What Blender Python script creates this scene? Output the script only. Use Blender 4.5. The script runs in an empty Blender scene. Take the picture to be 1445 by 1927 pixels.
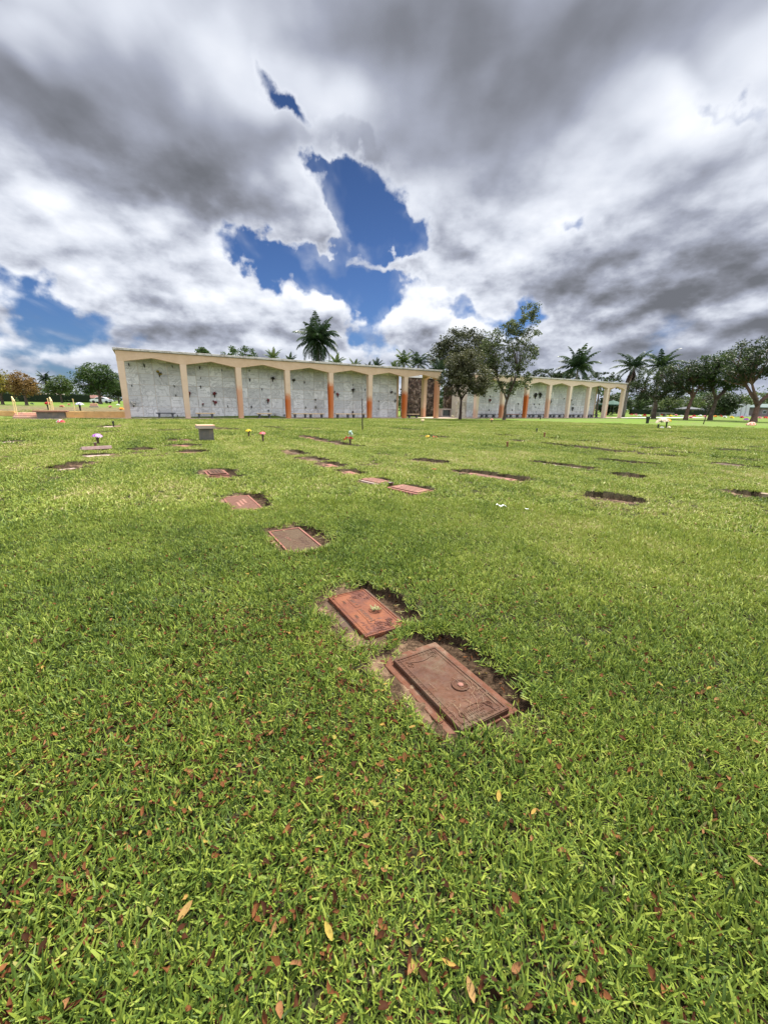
import bpy, bmesh, math, random
import numpy as np
from mathutils import Vector, Matrix
R = math.radians
random.seed(7); rng = np.random.default_rng(11)
sc = bpy.context.scene
COL = sc.collection

# ------------------------------------------------------------------ camera
EYE = 1.5
F_PX, IMG_W, IMG_H = 764.63, 1445.0, 1927.0
PITCH, ROLL = R(14.76), R(0.95)
c_fw = np.array([0, math.cos(PITCH), -math.sin(PITCH)])
_up = np.array([0, math.sin(PITCH), math.cos(PITCH)]); _rt = np.array([1.0, 0, 0])
c_rt = math.cos(ROLL)*_rt + math.sin(ROLL)*_up
c_up = -math.sin(ROLL)*_rt + math.cos(ROLL)*_up
cd = bpy.data.cameras.new("camera"); cam = bpy.data.objects.new("camera", cd); COL.objects.link(cam)
cd.sensor_fit = 'VERTICAL'; cd.sensor_height = 24; cd.lens = 24*F_PX/IMG_H
cd.clip_start = 0.05; cd.clip_end = 3000
M = Matrix.Identity(4)
for i in range(3):
    M[i][0] = c_rt[i]; M[i][1] = c_up[i]; M[i][2] = -c_fw[i]
M[2][3] = EYE
cam.matrix_world = M
sc.camera = cam

# ------------------------------------------------------------------ exposure
sc.view_settings.view_transform = 'Standard'; sc.view_settings.look = 'None'
sc.view_settings.exposure = 1.4; sc.view_settings.gamma = 1.0

# ------------------------------------------------------------------ node helpers
def N(nt, typ, **kw):
    n = nt.nodes.new(typ)
    for k, v in kw.items():
        if k.startswith('in_'):
            key = k[3:]
            key = int(key) if key.isdigit() else key
            n.inputs[key].default_value = v
        else:
            setattr(n, k, v)
    return n
def math_(nt, op, a, b=None, c=None, clamp=False):
    n = nt.nodes.new('ShaderNodeMath'); n.operation = op; n.use_clamp = clamp
    for i, v in enumerate((a, b, c)):
        if v is None: continue
        if isinstance(v, (int, float)): n.inputs[i].default_value = v
        else: nt.links.new(v, n.inputs[i])
    return n.outputs[0]
def smooth(nt, v, lo, hi, t0=0.0, t1=1.0, kind='SMOOTHSTEP'):
    n = nt.nodes.new('ShaderNodeMapRange'); n.interpolation_type = kind
    nt.links.new(v, n.inputs[0])
    for i, x in enumerate((lo, hi, t0, t1)): n.inputs[1+i].default_value = x
    return n.outputs[0]
def ramp(nt, v, stops):
    n = nt.nodes.new('ShaderNodeValToRGB'); e = n.color_ramp.elements
    while len(e) < len(stops): e.new(0.5)
    for s, (p, c) in zip(e, stops):
        s.position = p; s.color = (*c, 1)
    nt.links.new(v, n.inputs[0]); return n.outputs[0]
def mixc(nt, f, a, b, blend='MIX'):
    n = nt.nodes.new('ShaderNodeMix'); n.data_type = 'RGBA'; n.blend_type = blend
    for s, v in ((0, f), (6, a), (7, b)):
        if isinstance(v, (int, float)): n.inputs[s].default_value = v
        elif isinstance(v, tuple): n.inputs[s].default_value = (*v, 1)
        else: nt.links.new(v, n.inputs[s])
    return n.outputs[2]
def noise(nt, vec, scale, detail=4, rough=0.5, dist=0.0, out=0):
    n = nt.nodes.new('ShaderNodeTexNoise'); n.inputs['Scale'].default_value = scale
    n.inputs['Detail'].default_value = detail; n.inputs['Roughness'].default_value = rough
    n.inputs['Distortion'].default_value = dist
    if vec is not None: nt.links.new(vec, n.inputs['Vector'])
    return n.outputs[out]

# ------------------------------------------------------------------ sky with clouds + sun
SUN_EL, SUN_AZ = 62.0, 38.0          # azimuth measured from +Y towards +X
sd = bpy.data.lights.new("sun", 'SUN'); sun = bpy.data.objects.new("sun", sd); COL.objects.link(sun)
sd.energy = 4.0; sd.angle = R(9); sd.color = (1.0, 0.955, 0.88)
sdir = Vector((math.sin(R(SUN_AZ))*math.cos(R(SUN_EL)), math.cos(R(SUN_AZ))*math.cos(R(SUN_EL)), math.sin(R(SUN_EL))))
sun.rotation_euler = sdir.to_track_quat('Z', 'Y').to_euler()

# clouds laid out by compass direction: (azimuth, elevation, radius, radius, turn, amount), degrees
SKY_D= [(-2.59, 20.78, 8.41, 4.17, 155.05, -1.6), (0.68, 18.9, 4.87, 2.73, 174.97, -0.9), (-8.61, 15.36, 13.5, 2.25, 176.88, -1.05), (-0.97, 11.05, 6.89, 4.86, 158.17, -1.3), (-6.68, 13.17, 5.91, 2.26, 175.13, -0.7), (-12.23, 30.17, 4.36, 1.23, 137.48, -0.82), (-9.43, 24.95, 2.51, 1.08, 168.1, -0.6), (-5.32, 16.88, 1.71, 1.54, -164.68, -0.5), (-36.73, 8.75, 7.49, 3.17, 161.39, -1.0), (8.71, 12.75, 5.97, 1.89, 170.03, -0.8), (16.48, 11.62, 3.45, 2.19, 170.74, -0.8), (-39.78, 5.21, 8.73, 2.0, 178.04, -0.6), (-36.77, 2.74, 10.78, 1.38, -178.68, -0.5), (34.88, 25.03, 3.61, 1.15, 155.17, -0.38), (21.24, 18.32, 3.42, 1.37, 170.73, -0.5), (-16.68, 16.66, 6.5, 1.92, 178.91, -0.6), (-24.06, 11.75, 3.09, 1.14, 163.34, -0.3), (1.3, 15.46, 7.31, 1.29, 176.39, 0.8), (4.84, 10.21, 6.45, 4.15, 177.93, 1.0), (-11.44, 8.89, 9.56, 3.39, 165.51, 0.5), (-5.99, 15.65, 3.94, 0.74, -177.38, 0.3), (9.03, 17.53, 6.54, 3.8, -164.48, 0.5), (-9.12, 19.51, 4.52, 3.02, 174.96, 0.6), (-3.37, 25.86, 4.72, 1.71, 168.16, 0.8), (-35.04, 5.25, 5.65, 1.54, -172.76, 0.2)]
SKY_B= [(-23.99, 23.93, 16.36, 7.97, -174.33, -0.55), (-20.53, 21.04, 10.18, 5.29, 178.13, -0.26), (9.75, 32.43, 28.19, 7.76, 168.14, -0.44), (7.95, 25.64, 15.52, 5.15, 176.7, -0.28), (14.99, 35.11, 30.8, 5.0, 172.9, -0.26), (33.49, 11.9, 18.1, 7.22, 170.08, -0.44), (27.47, 16.03, 10.63, 5.19, 167.7, -0.13), (39.53, 14.21, 10.8, 6.02, 158.47, -0.13), (-35.94, 24.86, 6.05, 3.5, -144.35, -0.26), (-28.85, 9.5, 9.08, 3.19, -172.05, -0.22), (34.85, 6.7, 15.02, 2.63, 176.02, -0.09), (18.3, 8.04, 12.55, 3.01, 177.82, -0.04), (-2.19, 32.67, 8.42, 3.77, -178.25, -0.04), (-29.75, 27.19, 9.74, 4.22, -160.25, -0.13), (-10.04, 22.16, 7.51, 4.84, 169.72, 0.53), (-16.73, 31.77, 5.72, 4.19, -170.92, 0.44), (-34.77, 27.94, 4.46, 1.69, -173.62, 0.48), (-25.68, 32.62, 4.56, 2.24, -159.13, 0.26), (-5.81, 30.39, 7.21, 4.04, 172.6, 0.44), (-35.88, 16.11, 11.83, 3.95, -173.53, 0.35), (-23.89, 15.31, 14.42, 4.38, 167.24, 0.31), (-11.41, 11.49, 12.28, 4.5, 173.35, 0.31), (4.8, 13.09, 8.11, 5.25, 177.76, 0.44), (12.82, 19.35, 12.21, 5.09, -177.77, 0.31), (19.12, 25.55, 8.05, 3.38, 179.35, 0.4), (31.25, 26.09, 9.72, 2.37, 165.54, 0.44), (23.83, 19.32, 9.37, 3.19, 170.82, 0.22), (11.59, 11.22, 9.21, 2.96, 177.95, 0.22), (-39.39, 9.64, 5.85, 2.28, -167.8, 0.22), (34.26, 30.38, 4.05, 2.04, 150.52, 0.31), (-33.76, 6.33, 12.66, 1.6, -174.56, 0.18), (37.64, 20.6, 5.02, 2.12, 160.26, 0.22)]

OVERHEAD_FILL, BEHIND_FILL, BLUE = 1.5, 1.3, (0.30, 0.43, 0.67)
def build_world():
    w = bpy.data.worlds.new("World"); sc.world = w; w.use_nodes = True
    nt = w.node_tree; nt.nodes.clear(); L = nt.links.new
    out = N(nt, 'ShaderNodeOutputWorld'); bg = N(nt, 'ShaderNodeBackground'); bg.inputs[1].default_value = 0.1
    L(bg.outputs[0], out.inputs[0])
    sky = N(nt, 'ShaderNodeTexSky'); sky.sky_type = 'NISHITA'; sky.sun_disc = False
    sky.sun_elevation = R(SUN_EL); sky.sun_rotation = R(SUN_AZ); sky.dust_density = 0.6; sky.ozone_density = 2.0
    tc = N(nt, 'ShaderNodeTexCoord'); sep = N(nt, 'ShaderNodeSeparateXYZ'); L(tc.outputs['Generated'], sep.inputs[0])
    x, y, z = sep.outputs
    az = math_(nt, 'MULTIPLY', math_(nt, 'ARCTAN2', x, y), 57.29578)
    el = math_(nt, 'MULTIPLY', math_(nt, 'ARCSINE', z), 57.29578)
    cmb = N(nt, 'ShaderNodeCombineXYZ'); L(az, cmb.inputs[0]); L(el, cmb.inputs[1])
    ae = cmb.outputs[0]
    # cloud deck coordinate: direction met with a flat layer, so cloud shapes shrink towards the horizon
    zz = math_(nt, 'ADD', math_(nt, 'MAXIMUM', z, 0.0), 0.22)
    cp = N(nt, 'ShaderNodeCombineXYZ')
    L(math_(nt, 'DIVIDE', x, zz), cp.inputs[0]); L(math_(nt, 'DIVIDE', y, zz), cp.inputs[1])
    deck = cp.outputs[0]
    def warp(vec, src, scale, amp, detail=3):
        nz = noise(nt, src, scale, detail, 0.55, out=1)
        s = N(nt, 'ShaderNodeVectorMath', operation='SUBTRACT'); L(nz, s.inputs[0]); s.inputs[1].default_value = (.5, .5, .5)
        m = N(nt, 'ShaderNodeVectorMath', operation='MULTIPLY_ADD'); L(s.outputs[0], m.inputs[0])
        m.inputs[1].default_value = (amp, amp, 0); L(vec, m.inputs[2]); return m.outputs[0]
    w1 = warp(ae, tc.outputs['Generated'], 5.0, 9.0, 2)
    w2 = warp(w1, tc.outputs['Generated'], 13.0, 6.0, 3)
    w2 = warp(w2, tc.outputs['Generated'], 34.0, 3.2, 4)
    def blobs(vec, lst, base):
        acc = base
        for (a, e, sa, se, rot, amt) in lst:
            mp = N(nt, 'ShaderNodeMapping', vector_type='TEXTURE')
            mp.inputs['Location'].default_value = (a, e, 0); mp.inputs['Rotation'].default_value = (0, 0, R(rot))
            mp.inputs['Scale'].default_value = (sa*1.3, se*1.3, 1); L(vec, mp.inputs[0])
            ln = N(nt, 'ShaderNodeVectorMath', operation='LENGTH'); L(mp.outputs[0], ln.inputs[0])
            f = smooth(nt, ln.outputs['Value'], 0.0, 1.0, 1.0, 0.0)
            acc = math_(nt, 'MULTIPLY_ADD', f, amt, acc)
        return acc
    # the cloud drifted while the shutter was open: detail drawn out along the drift, towards one point on the horizon
    st = N(nt, 'ShaderNodeMapping'); st.inputs['Scale'].default_value = (1.0, 0.36, 1.0); st.inputs['Rotation'].default_value = (0, 0, R(4)); L(deck, st.inputs[0])
    streak = st.outputs[0]
    n_big = noise(nt, deck, 1.5, 3, 0.5)
    n_str = noise(nt, streak, 4.2, 4, 0.5, 0.2)
    gen = tc.outputs['Generated']
    def lit(src, scale, det, rise, rough=0.5):
        """soft cloud noise and how much lighter it is than what lies above it (bright tops, grey undersides)"""
        a_ = noise(nt, src, scale, det, rough)
        o_ = N(nt, 'ShaderNodeVectorMath', operation='ADD'); L(src, o_.inputs[0]); o_.inputs[1].default_value = (0, 0, rise)
        return a_, math_(nt, 'SUBTRACT', a_, noise(nt, o_.outputs[0], scale, det, rough))
    flat = N(nt, 'ShaderNodeMapping'); flat.inputs['Scale'].default_value = (1.0, 1.0, 1.9); L(gen, flat.inputs[0])
    n_puf, lit_puf = lit(flat.outputs[0], 8.0, 6, 0.045, 0.52)
    low = smooth(nt, el, 8.0, 30.0, 1.0, 0.0)
    dens0 = math_(nt, 'MULTIPLY_ADD', math_(nt, 'SUBTRACT', n_big, 0.5), 0.7, 0.50)
    dens0 = math_(nt, 'MULTIPLY_ADD', math_(nt, 'SUBTRACT', n_str, 0.5), 0.85, dens0)
    dens0 = math_(nt, 'MULTIPLY_ADD', math_(nt, 'MULTIPLY', math_(nt, 'SUBTRACT', n_puf, 0.5), low), 1.2, dens0)
    dens = blobs(w2, SKY_D, dens0)
    alpha = smooth(nt, dens, -0.26, 0.28)
    veil = math_(nt, 'MULTIPLY', smooth(nt, n_str, .46, .72, 0.0, .55), smooth(nt, dens, -1.0, -.15))
    alpha = math_(nt, 'MAXIMUM', alpha, veil)
    # brightness of the cloud: thick middles grey, thin edges and upper sides white
    br = math_(nt, 'MULTIPLY_ADD', math_(nt, 'SUBTRACT', noise(nt, deck, 2.0, 2, 0.5), 0.5), 0.35, 0.565)
    br = math_(nt, 'MULTIPLY_ADD', math_(nt, 'SUBTRACT', noise(nt, streak, 3.2, 3, 0.5, .2), 0.5), 0.95, br)
    br = math_(nt, 'MULTIPLY_ADD', lit_puf, math_(nt, 'MULTIPLY_ADD', low, 2.8, .3), br)
    br = math_(nt, 'MULTIPLY_ADD', math_(nt, 'SUBTRACT', n_puf, .5), math_(nt, 'MULTIPLY', low, .5), br)
    w_soft = warp(ae, gen, 5.0, 11.0, 2)
    br = blobs(w_soft, SKY_B, br)
    edge = smooth(nt, dens, 0.1, 0.9, 0.34, 0.0)
    br = math_(nt, 'ADD', br, edge)
    cc = ramp(nt, smooth(nt, br, -0.1, 1.5, kind='LINEAR'), [(0.0, (.17, .18, .207)), (0.14, (.235, .248, .292)), (0.36, (.40, .428, .52)), (0.63, (.74, .78, .875)), (1.0, (1.08, 1.11, 1.17))])
    hz = smooth(nt, el, 0.0, 9.0, 0.35, 0.0)
    cc = mixc(nt, hz, cc, (.46, .53, .70))
    # unseen sky overhead and behind the viewer is boosted to light lawn and fronts
    over = math_(nt, 'ADD', smooth(nt, el, 44.0, 66.0, 0.0, OVERHEAD_FILL), smooth(nt, math_(nt, 'ABSOLUTE', az), 62.0, 100.0, 0.0, BEHIND_FILL))
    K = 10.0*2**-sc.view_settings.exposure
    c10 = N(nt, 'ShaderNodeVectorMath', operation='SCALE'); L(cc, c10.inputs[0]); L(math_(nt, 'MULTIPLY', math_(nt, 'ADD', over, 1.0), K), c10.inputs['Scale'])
    tint = mixc(nt, smooth(nt, el, 7.0, 32.0), tuple(c*1.3*2**-sc.view_settings.exposure for c in BLUE), tuple(c*.82*2**-sc.view_settings.exposure for c in BLUE))
    blue = mixc(nt, 1.0, sky.outputs[0], tint, 'MULTIPLY')
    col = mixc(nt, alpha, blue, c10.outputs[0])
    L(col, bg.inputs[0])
build_world()

# ------------------------------------------------------------------ world frame of the graveyard
D_ = np.array([math.cos(R(30.0)), math.sin(R(30.0))])     # along the mausoleum fronts
N_ = np.array([-D_[1], D_[0]])                            # away from the viewer, square to them
U0 = 1.21
def W(u, v, z=0.0):
    p = D_*(u-U0) + N_*v
    return Vector((p[0], p[1], z))
def UV(x, y):
    return (x*D_[0]+y*D_[1]+U0, x*N_[0]+y*N_[1])
ROT = R(30.0)                                             # z rotation that turns local x to "along"
FRONT = 40.8; BAY = 4.54
def ray(px, py):
    return (px-IMG_W/2)/F_PX*c_rt + (IMG_H/2-py)/F_PX*c_up + c_fw
def at(px, py, z=0.0):
    d = ray(px, py); t = (z-EYE)/d[2]
    return Vector((d[0]*t, d[1]*t, z))
def onv(px, py, v):
    d = ray(px, py); t = v/(d[0]*N_[0]+d[1]*N_[1])
    return Vector((d[0]*t, d[1]*t, EYE+d[2]*t))
def dep(px, py, y):
    d = ray(px, py); t = y/d[1]
    return Vector((d[0]*t, y, EYE+d[2]*t))

# ------------------------------------------------------------------ objects
def tag(o, label=None, cat=None, group=None, kind=None):
    if label: o['label'] = label
    if cat: o['category'] = cat
    if group: o['group'] = group
    if kind: o['kind'] = kind
    return o
def empty(name, loc=(0, 0, 0), rz=0.0, label=None, cat=None, group=None):
    o = bpy.data.objects.new(name, None); COL.objects.link(o); o.location = loc; o.rotation_euler = (0, 0, rz)
    o.empty_display_size = 0.1
    return tag(o, label, cat, group)
class MB:
    def __init__(s): s.v = []; s.f = []; s.m = []; s.mi = 0; s.T = None
    def add(s, vs, fs):
        b = len(s.v)
        if s.T is not None: vs = [tuple(s.T @ Vector(p)) for p in vs]
        s.v += [tuple(p) for p in vs]; s.f += [tuple(b+i for i in f) for f in fs]; s.m += [s.mi]*len(fs)
    def box(s, c, size, rz=0.0, top=None):
        hx, hy, hz = size[0]/2, size[1]/2, size[2]/2
        tx, ty = (top if top else (1, 1))
        cs, sn = math.cos(rz), math.sin(rz); vs = []
        for z, kx, ky in ((-hz, 1, 1), (hz, tx, ty)):
            for x, y in ((-hx, -hy), (hx, -hy), (hx, hy), (-hx, hy)):
                x2, y2 = x*kx, y*ky
                vs.append((c[0]+x2*cs-y2*sn, c[1]+x2*sn+y2*cs, c[2]+z))
        s.add(vs, [(3, 2, 1, 0), (4, 5, 6, 7), (0, 1, 5, 4), (1, 2, 6, 5), (2, 3, 7, 6), (3, 0, 4, 7)])
    def tube(s, pts, rads, n=8, cap=True):
        pts = [Vector(p) for p in pts]; vs = []; fs = []
        side = None
        for i, p in enumerate(pts):
            t = (pts[min(i+1, len(pts)-1)]-pts[max(i-1, 0)]).normalized()
            a = (side - t*side.dot(t)) if side is not None else t.orthogonal()
            if a.length < 1e-6: a = t.orthogonal()
            a.normalize(); side = a; b = t.cross(a)
            for k in range(n):
                an = 2*math.pi*k/n
                vs.append(p+(a*math.cos(an)+b*math.sin(an))*rads[i])
        for i in range(len(pts)-1):
            for k in range(n):
                k2 = (k+1) % n
                fs.append((i*n+k, i*n+k2, (i+1)*n+k2, (i+1)*n+k))
        if cap:
            fs.append(tuple(reversed(range(n)))); fs.append(tuple(range((len(pts)-1)*n, len(pts)*n)))
        s.add(vs, fs)
    def lathe(s, prof, n=16, c=(0, 0, 0)):
        vs = []; fs = []
        for r_, z in prof:
            for k in range(n):
                a = 2*math.pi*k/n; vs.append((c[0]+r_*math.cos(a), c[1]+r_*math.sin(a), c[2]+z))
        for i in range(len(prof)-1):
            for k in range(n):
                k2 = (k+1) % n; fs.append((i*n+k, i*n+k2, (i+1)*n+k2, (i+1)*n+k))
        fs.append(tuple(reversed(range(n)))); fs.append(tuple(range((len(prof)-1)*n, len(prof)*n)))
        s.add(vs, fs)
    def build(s, name, mats, parent=None, loc=(0, 0, 0), rz=0.0, smooth_=False, bevel=0.0):
        me = bpy.data.meshes.new(name); me.from_pydata(s.v, [], s.f)
        for m in (mats if isinstance(mats, (list, tuple)) else [mats]): me.materials.append(m)
        me.polygons.foreach_set('material_index', s.m)
        if smooth_: me.polygons.foreach_set('use_smooth', [True]*len(s.f))
        me.update()
        o = bpy.data.objects.new(name, me); COL.objects.link(o)
        o.location = loc; o.rotation_euler = (0, 0, rz)
        if parent: o.parent = parent
        if bevel:
            b = o.modifiers.new('bevel', 'BEVEL'); b.width = bevel; b.segments = 2; b.limit_method = 'ANGLE'
        return o
def mesh_np(name, verts, faces, mats, parent=None, attrs=None, loc=(0, 0, 0), smooth_=False):
    """faces: (n,k) integer array of equal sized polygons"""
    me = bpy.data.meshes.new(name); nv, nf, k = len(verts), len(faces), faces.shape[1]
    me.vertices.add(nv); me.vertices.foreach_set('co', np.ascontiguousarray(verts, np.float32).ravel())
    me.loops.add(nf*k); me.loops.foreach_set('vertex_index', np.ascontiguousarray(faces, np.int32).ravel())
    me.polygons.add(nf); me.polygons.foreach_set('loop_start', np.arange(0, nf*k, k, dtype=np.int32))
    if smooth_: me.polygons.foreach_set('use_smooth', np.ones(nf, bool))
    for m in (mats if isinstance(mats, (list, tuple)) else [mats]): me.materials.append(m)
    for an, arr in (attrs or {}).items():
        a = me.attributes.new(an, 'FLOAT', 'POINT'); a.data.foreach_set('value', np.ascontiguousarray(arr, np.float32))
    me.update(calc_edges=True)
    o = bpy.data.objects.new(name, me); COL.objects.link(o); o.location = loc
    if parent: o.parent = parent
    return o

# ------------------------------------------------------------------ materials
MATS = {}
def mat(name):
    m = bpy.data.materials.new(name); m.use_nodes = True; nt = m.node_tree
    return m, nt, nt.nodes['Principled BSDF']
def speckle(name, c1, c2, scale=8.0, rough=0.7, bump=0.0, c3=None, s3=1.5, spec=0.3, detail=6, space='Object'):
    if name in MATS: return MATS[name]
    m, nt, p = mat(name); tc = N(nt, 'ShaderNodeTexCoord'); v = tc.outputs[space]
    n1 = noise(nt, v, scale, detail, 0.6)
    col = ramp(nt, n1, [(0.3, c1), (0.7, c2)])
    if c3:
        n2 = noise(nt, v, s3, 5, 0.6); col = mixc(nt, smooth(nt, n2, 0.48, 0.66), col, c3)
    nt.links.new(col, p.inputs['Base Color']); p.inputs['Roughness'].default_value = rough
    p.inputs['Specular IOR Level'].default_value = spec
    if bump:
        b = N(nt, 'ShaderNodeBump'); b.inputs['Strength'].default_value = bump; b.inputs['Distance'].default_value = 0.02
        nt.links.new(noise(nt, v, scale*2.5, 5, 0.65), b.inputs['Height']); nt.links.new(b.outputs[0], p.inputs['Normal'])
    MATS[name] = m; return m
def foliage_mat(name, dark, mid, light, transl=0.3, rough=0.55):
    if name in MATS: return MATS[name]
    m, nt, p = mat(name); at_ = N(nt, 'ShaderNodeAttribute', attribute_name='tint')
    col = ramp(nt, at_.outputs['Fac'], [(0.0, dark), (0.5, mid), (1.0, light)])
    nt.links.new(col, p.inputs['Base Color']); p.inputs['Roughness'].default_value = rough
    p.inputs['Specular IOR Level'].default_value = 0.25
    t = N(nt, 'ShaderNodeBsdfTranslucent'); nt.links.new(col, t.inputs[0])
    mx = N(nt, 'ShaderNodeMixShader'); mx.inputs[0].default_value = transl
    out = nt.nodes['Material Output']
    nt.links.new(p.outputs[0], mx.inputs[1]); nt.links.new(t.outputs[0], mx.inputs[2]); nt.links.new(mx.outputs[0], out.inputs[0])
    MATS[name] = m; return m

# ------------------------------------------------------------------ ground
def _hash(ix, iy, seed):
    h = (ix.astype(np.int64)*374761393 + iy.astype(np.int64)*668265263 + seed*974711) & 0x7fffffff
    h = ((h ^ (h >> 13))*1274126177) & 0x7fffffff
    return ((h ^ (h >> 16)) & 0xffff)/65535.0
def vnoise(x, y, s=1.0, seed=0):
    x = np.asarray(x)*s; y = np.asarray(y)*s
    ix = np.floor(x); iy = np.floor(y); fx = x-ix; fy = y-iy
    fx = fx*fx*(3-2*fx); fy = fy*fy*(3-2*fy)
    a = _hash(ix, iy, seed); b = _hash(ix+1, iy, seed); c = _hash(ix, iy+1, seed); d = _hash(ix+1, iy+1, seed)
    return (a*(1-fx)+b*fx)*(1-fy)+(c*(1-fx)+d*fx)*fy
def sstep(a, b, x):
    t = np.clip((x-a)/(b-a), 0, 1); return t*t*(3-2*t)

MROT = R(-60.0)                      # markers: local x runs down the row towards the viewer, local y along the fronts
MX = np.array([math.cos(MROT), math.sin(MROT)]); MY = np.array([-MX[1], MX[0]])
HOLES = []                           # cx, cy, half length, half width, depth, turn, seed
def hole(c, a, b, depth=0.05, turn=0.0):
    HOLES.append((float(c[0]), float(c[1]), a, b, depth, MROT+turn, len(HOLES)+3)); return c
def slit(p1, p2, b=0.2, depth=0.07, grow=0.0):
    A = at(*p1); B = at(*p2); c = (A+B)/2; L_ = (B-A).length/2+grow
    ang = math.atan2(B.y-A.y, B.x-A.x)
    HOLES.append((c.x, c.y, L_, b, depth, ang, len(HOLES)+3)); return c, L_, ang
def hole_fields(x, y):
    """signed distance to the nearest bare hollow and its depth"""
    best = np.full(x.shape, 9.0); dep_ = np.zeros(x.shape)
    for (cx, cy, a, b, d, ang, sd_) in HOLES:
        dx = x-cx; dy = y-cy; near = dx*dx+dy*dy < (a+b+0.6)**2
        if not near.any(): continue
        dx = dx[near]; dy = dy[near]; cs, sn = math.cos(ang), math.sin(ang)
        lx = dx*cs+dy*sn; ly = -dx*sn+dy*cs
        wob = (vnoise(lx, ly, 7.0, sd_)-0.5)*0.13+(vnoise(lx, ly, 22.0, sd_)-0.5)*0.05
        rr = min(a, b)*0.75
        qx = np.abs(lx)-a+rr; qy = np.abs(ly)-b+rr
        sdv = np.hypot(np.maximum(qx, 0), np.maximum(qy, 0))+np.minimum(np.maximum(qx, qy), 0)-rr+wob
        cur = best[near]; dd = dep_[near]; m = sdv < cur
        cur[m] = sdv[m]; dd[m] = (d*(.13+.87*sstep(-.15*b, .75*b, ly)))[m]; best[near] = cur; dep_[near] = dd
    return best, dep_
def terrain(x, y):
    u, v = UV(x, y)
    z = 0.012+(vnoise(x, y, 0.35, 1)-0.5)*0.035*sstep(4, 9, np.hypot(x, y)) + (vnoise(x, y, 2.2, 2)-0.5)*0.012
    terr = (0.5+0.0034*np.clip(v-42, 0, 140))*sstep(42.1, 42.7, v)*(1-sstep(2.0, 24.0, u))
    return z+terr

# bare hollows: the near row first
M1 = W(*UV(0.349, 1.963)); M2 = W(*UV(-0.142, 2.734)); 
M3 = W(2.53, 4.26); M4 = W(2.36, 6.40); M5 = W(2.42, 9.25)
def off(c, x, y): return Vector((c.x+MX[0]*x+MY[0]*y, c.y+MX[1]*x+MY[1]*y, 0))
hole(off(M1, 0.0, 0.045), .475, .37, .048); hole(off(M2, -0.03, 0.025), .45, .355, .048)
hole(off(M3, -.06, .08), .52, .36, .06); hole(off(M4, 0.02, .08), .60, .36, .08); hole(off(M5, -.02, .06), .66, .36, .07)
SLITS = {}
for key, p1, p2, b, dpt in [
    ('row2a', (690, 903), (722, 910), .30, .05), ('row2b', (740, 916), (805, 930), .32, .05),
    ('row2c', (644, 885), (672, 894), .25, .05), ('row2d', (605, 870), (634, 880), .28, .05), ('row2e', (575, 860), (604, 869), .3, .05), ('row2f', (540, 848), (568, 857), .3, .05),
    ('row3a', (562, 820), (600, 827), .3, .06), ('row3b', (600, 827), (655, 838), .28, .06), ('row3c', (630, 838), (690, 841), .2, .05),
    ('r1', (776, 864), (845, 872), .26, .08), ('r2', (855, 885), (995, 906), .26, .08), ('r3', (992, 868), (1120, 884), .2, .05),
    ('r4', (1149, 891), (1220, 901), .26, .09), ('r5', (1094, 931), (1213, 946), .30, .10), ('r6', (1368, 923), (1440, 938), .28, .09),
    ('r7', (1336, 872), (1400, 879), .3, .06), ('r8', (1395, 878), (1445, 882), .2, .08),
    ('f1', (1013, 834), (1087, 842), .25, .09), ('f2', (1087, 842), (1177, 852), .25, .09), ('f3', (1196, 854), (1298, 861), .25, .09),
    ('f4', (1118, 864), (1243, 876), .22, .09), ('f5', (1262, 824), (1312, 827), .3, .1), ('f6', (1177, 823), (1215, 824), .3, .1),
    ('f7', (1063, 813), (1106, 815), .3, .1), ('f8', (1087, 830), (1134, 833), .3, .1), ('f9', (1156, 836), (1201, 839), .3, .1),
    ('f10', (1210, 843), (1258, 845), .3, .1), ('f11', (1376, 826), (1443, 831), .3, .1), ('f12', (1390, 840), (1445, 844), .3, .1),
    ('f13', (1329, 845), (1443, 851), .25, .1), ('f14', (1025, 824), (1054, 826), .3, .1), ('f15', (959, 829), (988, 831), .3, .1),
    ('f16', (930, 818), (969, 821), .3, .1), ('f17', (1340, 862), (1430, 868), .2, .09), ('f18', (1255, 850), (1310, 854), .25, .09),
    ('f19', (885, 803), (912, 804), .4, .1), ('f20', (985, 800), (1030, 801), .4, .1), ('f21', (1230, 812), (1300, 814), .35, .1),
    ('f22', (1330, 812), (1420, 816), .35, .1), ('f23', (1130, 806), (1190, 808), .4, .1), ('f24', (845, 812), (880, 814), .35, .1),
    ('f25', (800, 820), (840, 824), .4, .05), ('f26', (735, 806), (790, 810), .35, .08), ('f27', (560, 806), (610, 808), .4, .08),
    ('l1', (-12, 834), (24, 831), .4, .06), ('l2', (77, 807), (104, 806), .35, .09), ('l3', (112, 884), (150, 880), .35, .05), ('l4', (140, 875), (166, 872), .3, .05),
    ('l5', (163, 858), (200, 856), .3, .05), ('l6', (250, 847), (284, 845), .35, .05), ('l7', (322, 831), (352, 829), .3, .05), ('l8', (332, 838), (366, 841), .3, .05),
    ('l9', (340, 851), (384, 851), .32, .05), ('l10', (196, 806), (212, 801), .4, .05), ('l11', (282, 798), (312, 799), .4, .06), ('l12', (308, 810), (332, 811), .4, .06),
    ('l13', (95, 799), (120, 799), .3, .09), ('l14', (405, 806), (440, 810), .35, .06), ('l15', (195, 815), (215, 813), .3, .05), ('l16', (495, 803), (530, 806), .35, .08),
    ('l17', (162, 847), (200, 845), .32, .04), ('l18', (530, 810), (545, 811), .3, .08), ('l19', (222, 822), (240, 821), .3, .05)]:
    SLITS[key] = slit(p1, p2, b*(1.35 if key[0] in 'fr' and key[:3] != 'row' else 1.6 if key[0] == 'l' else 1.2), dpt*1.3, .12 if key[0] == 'l' else 0)

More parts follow.
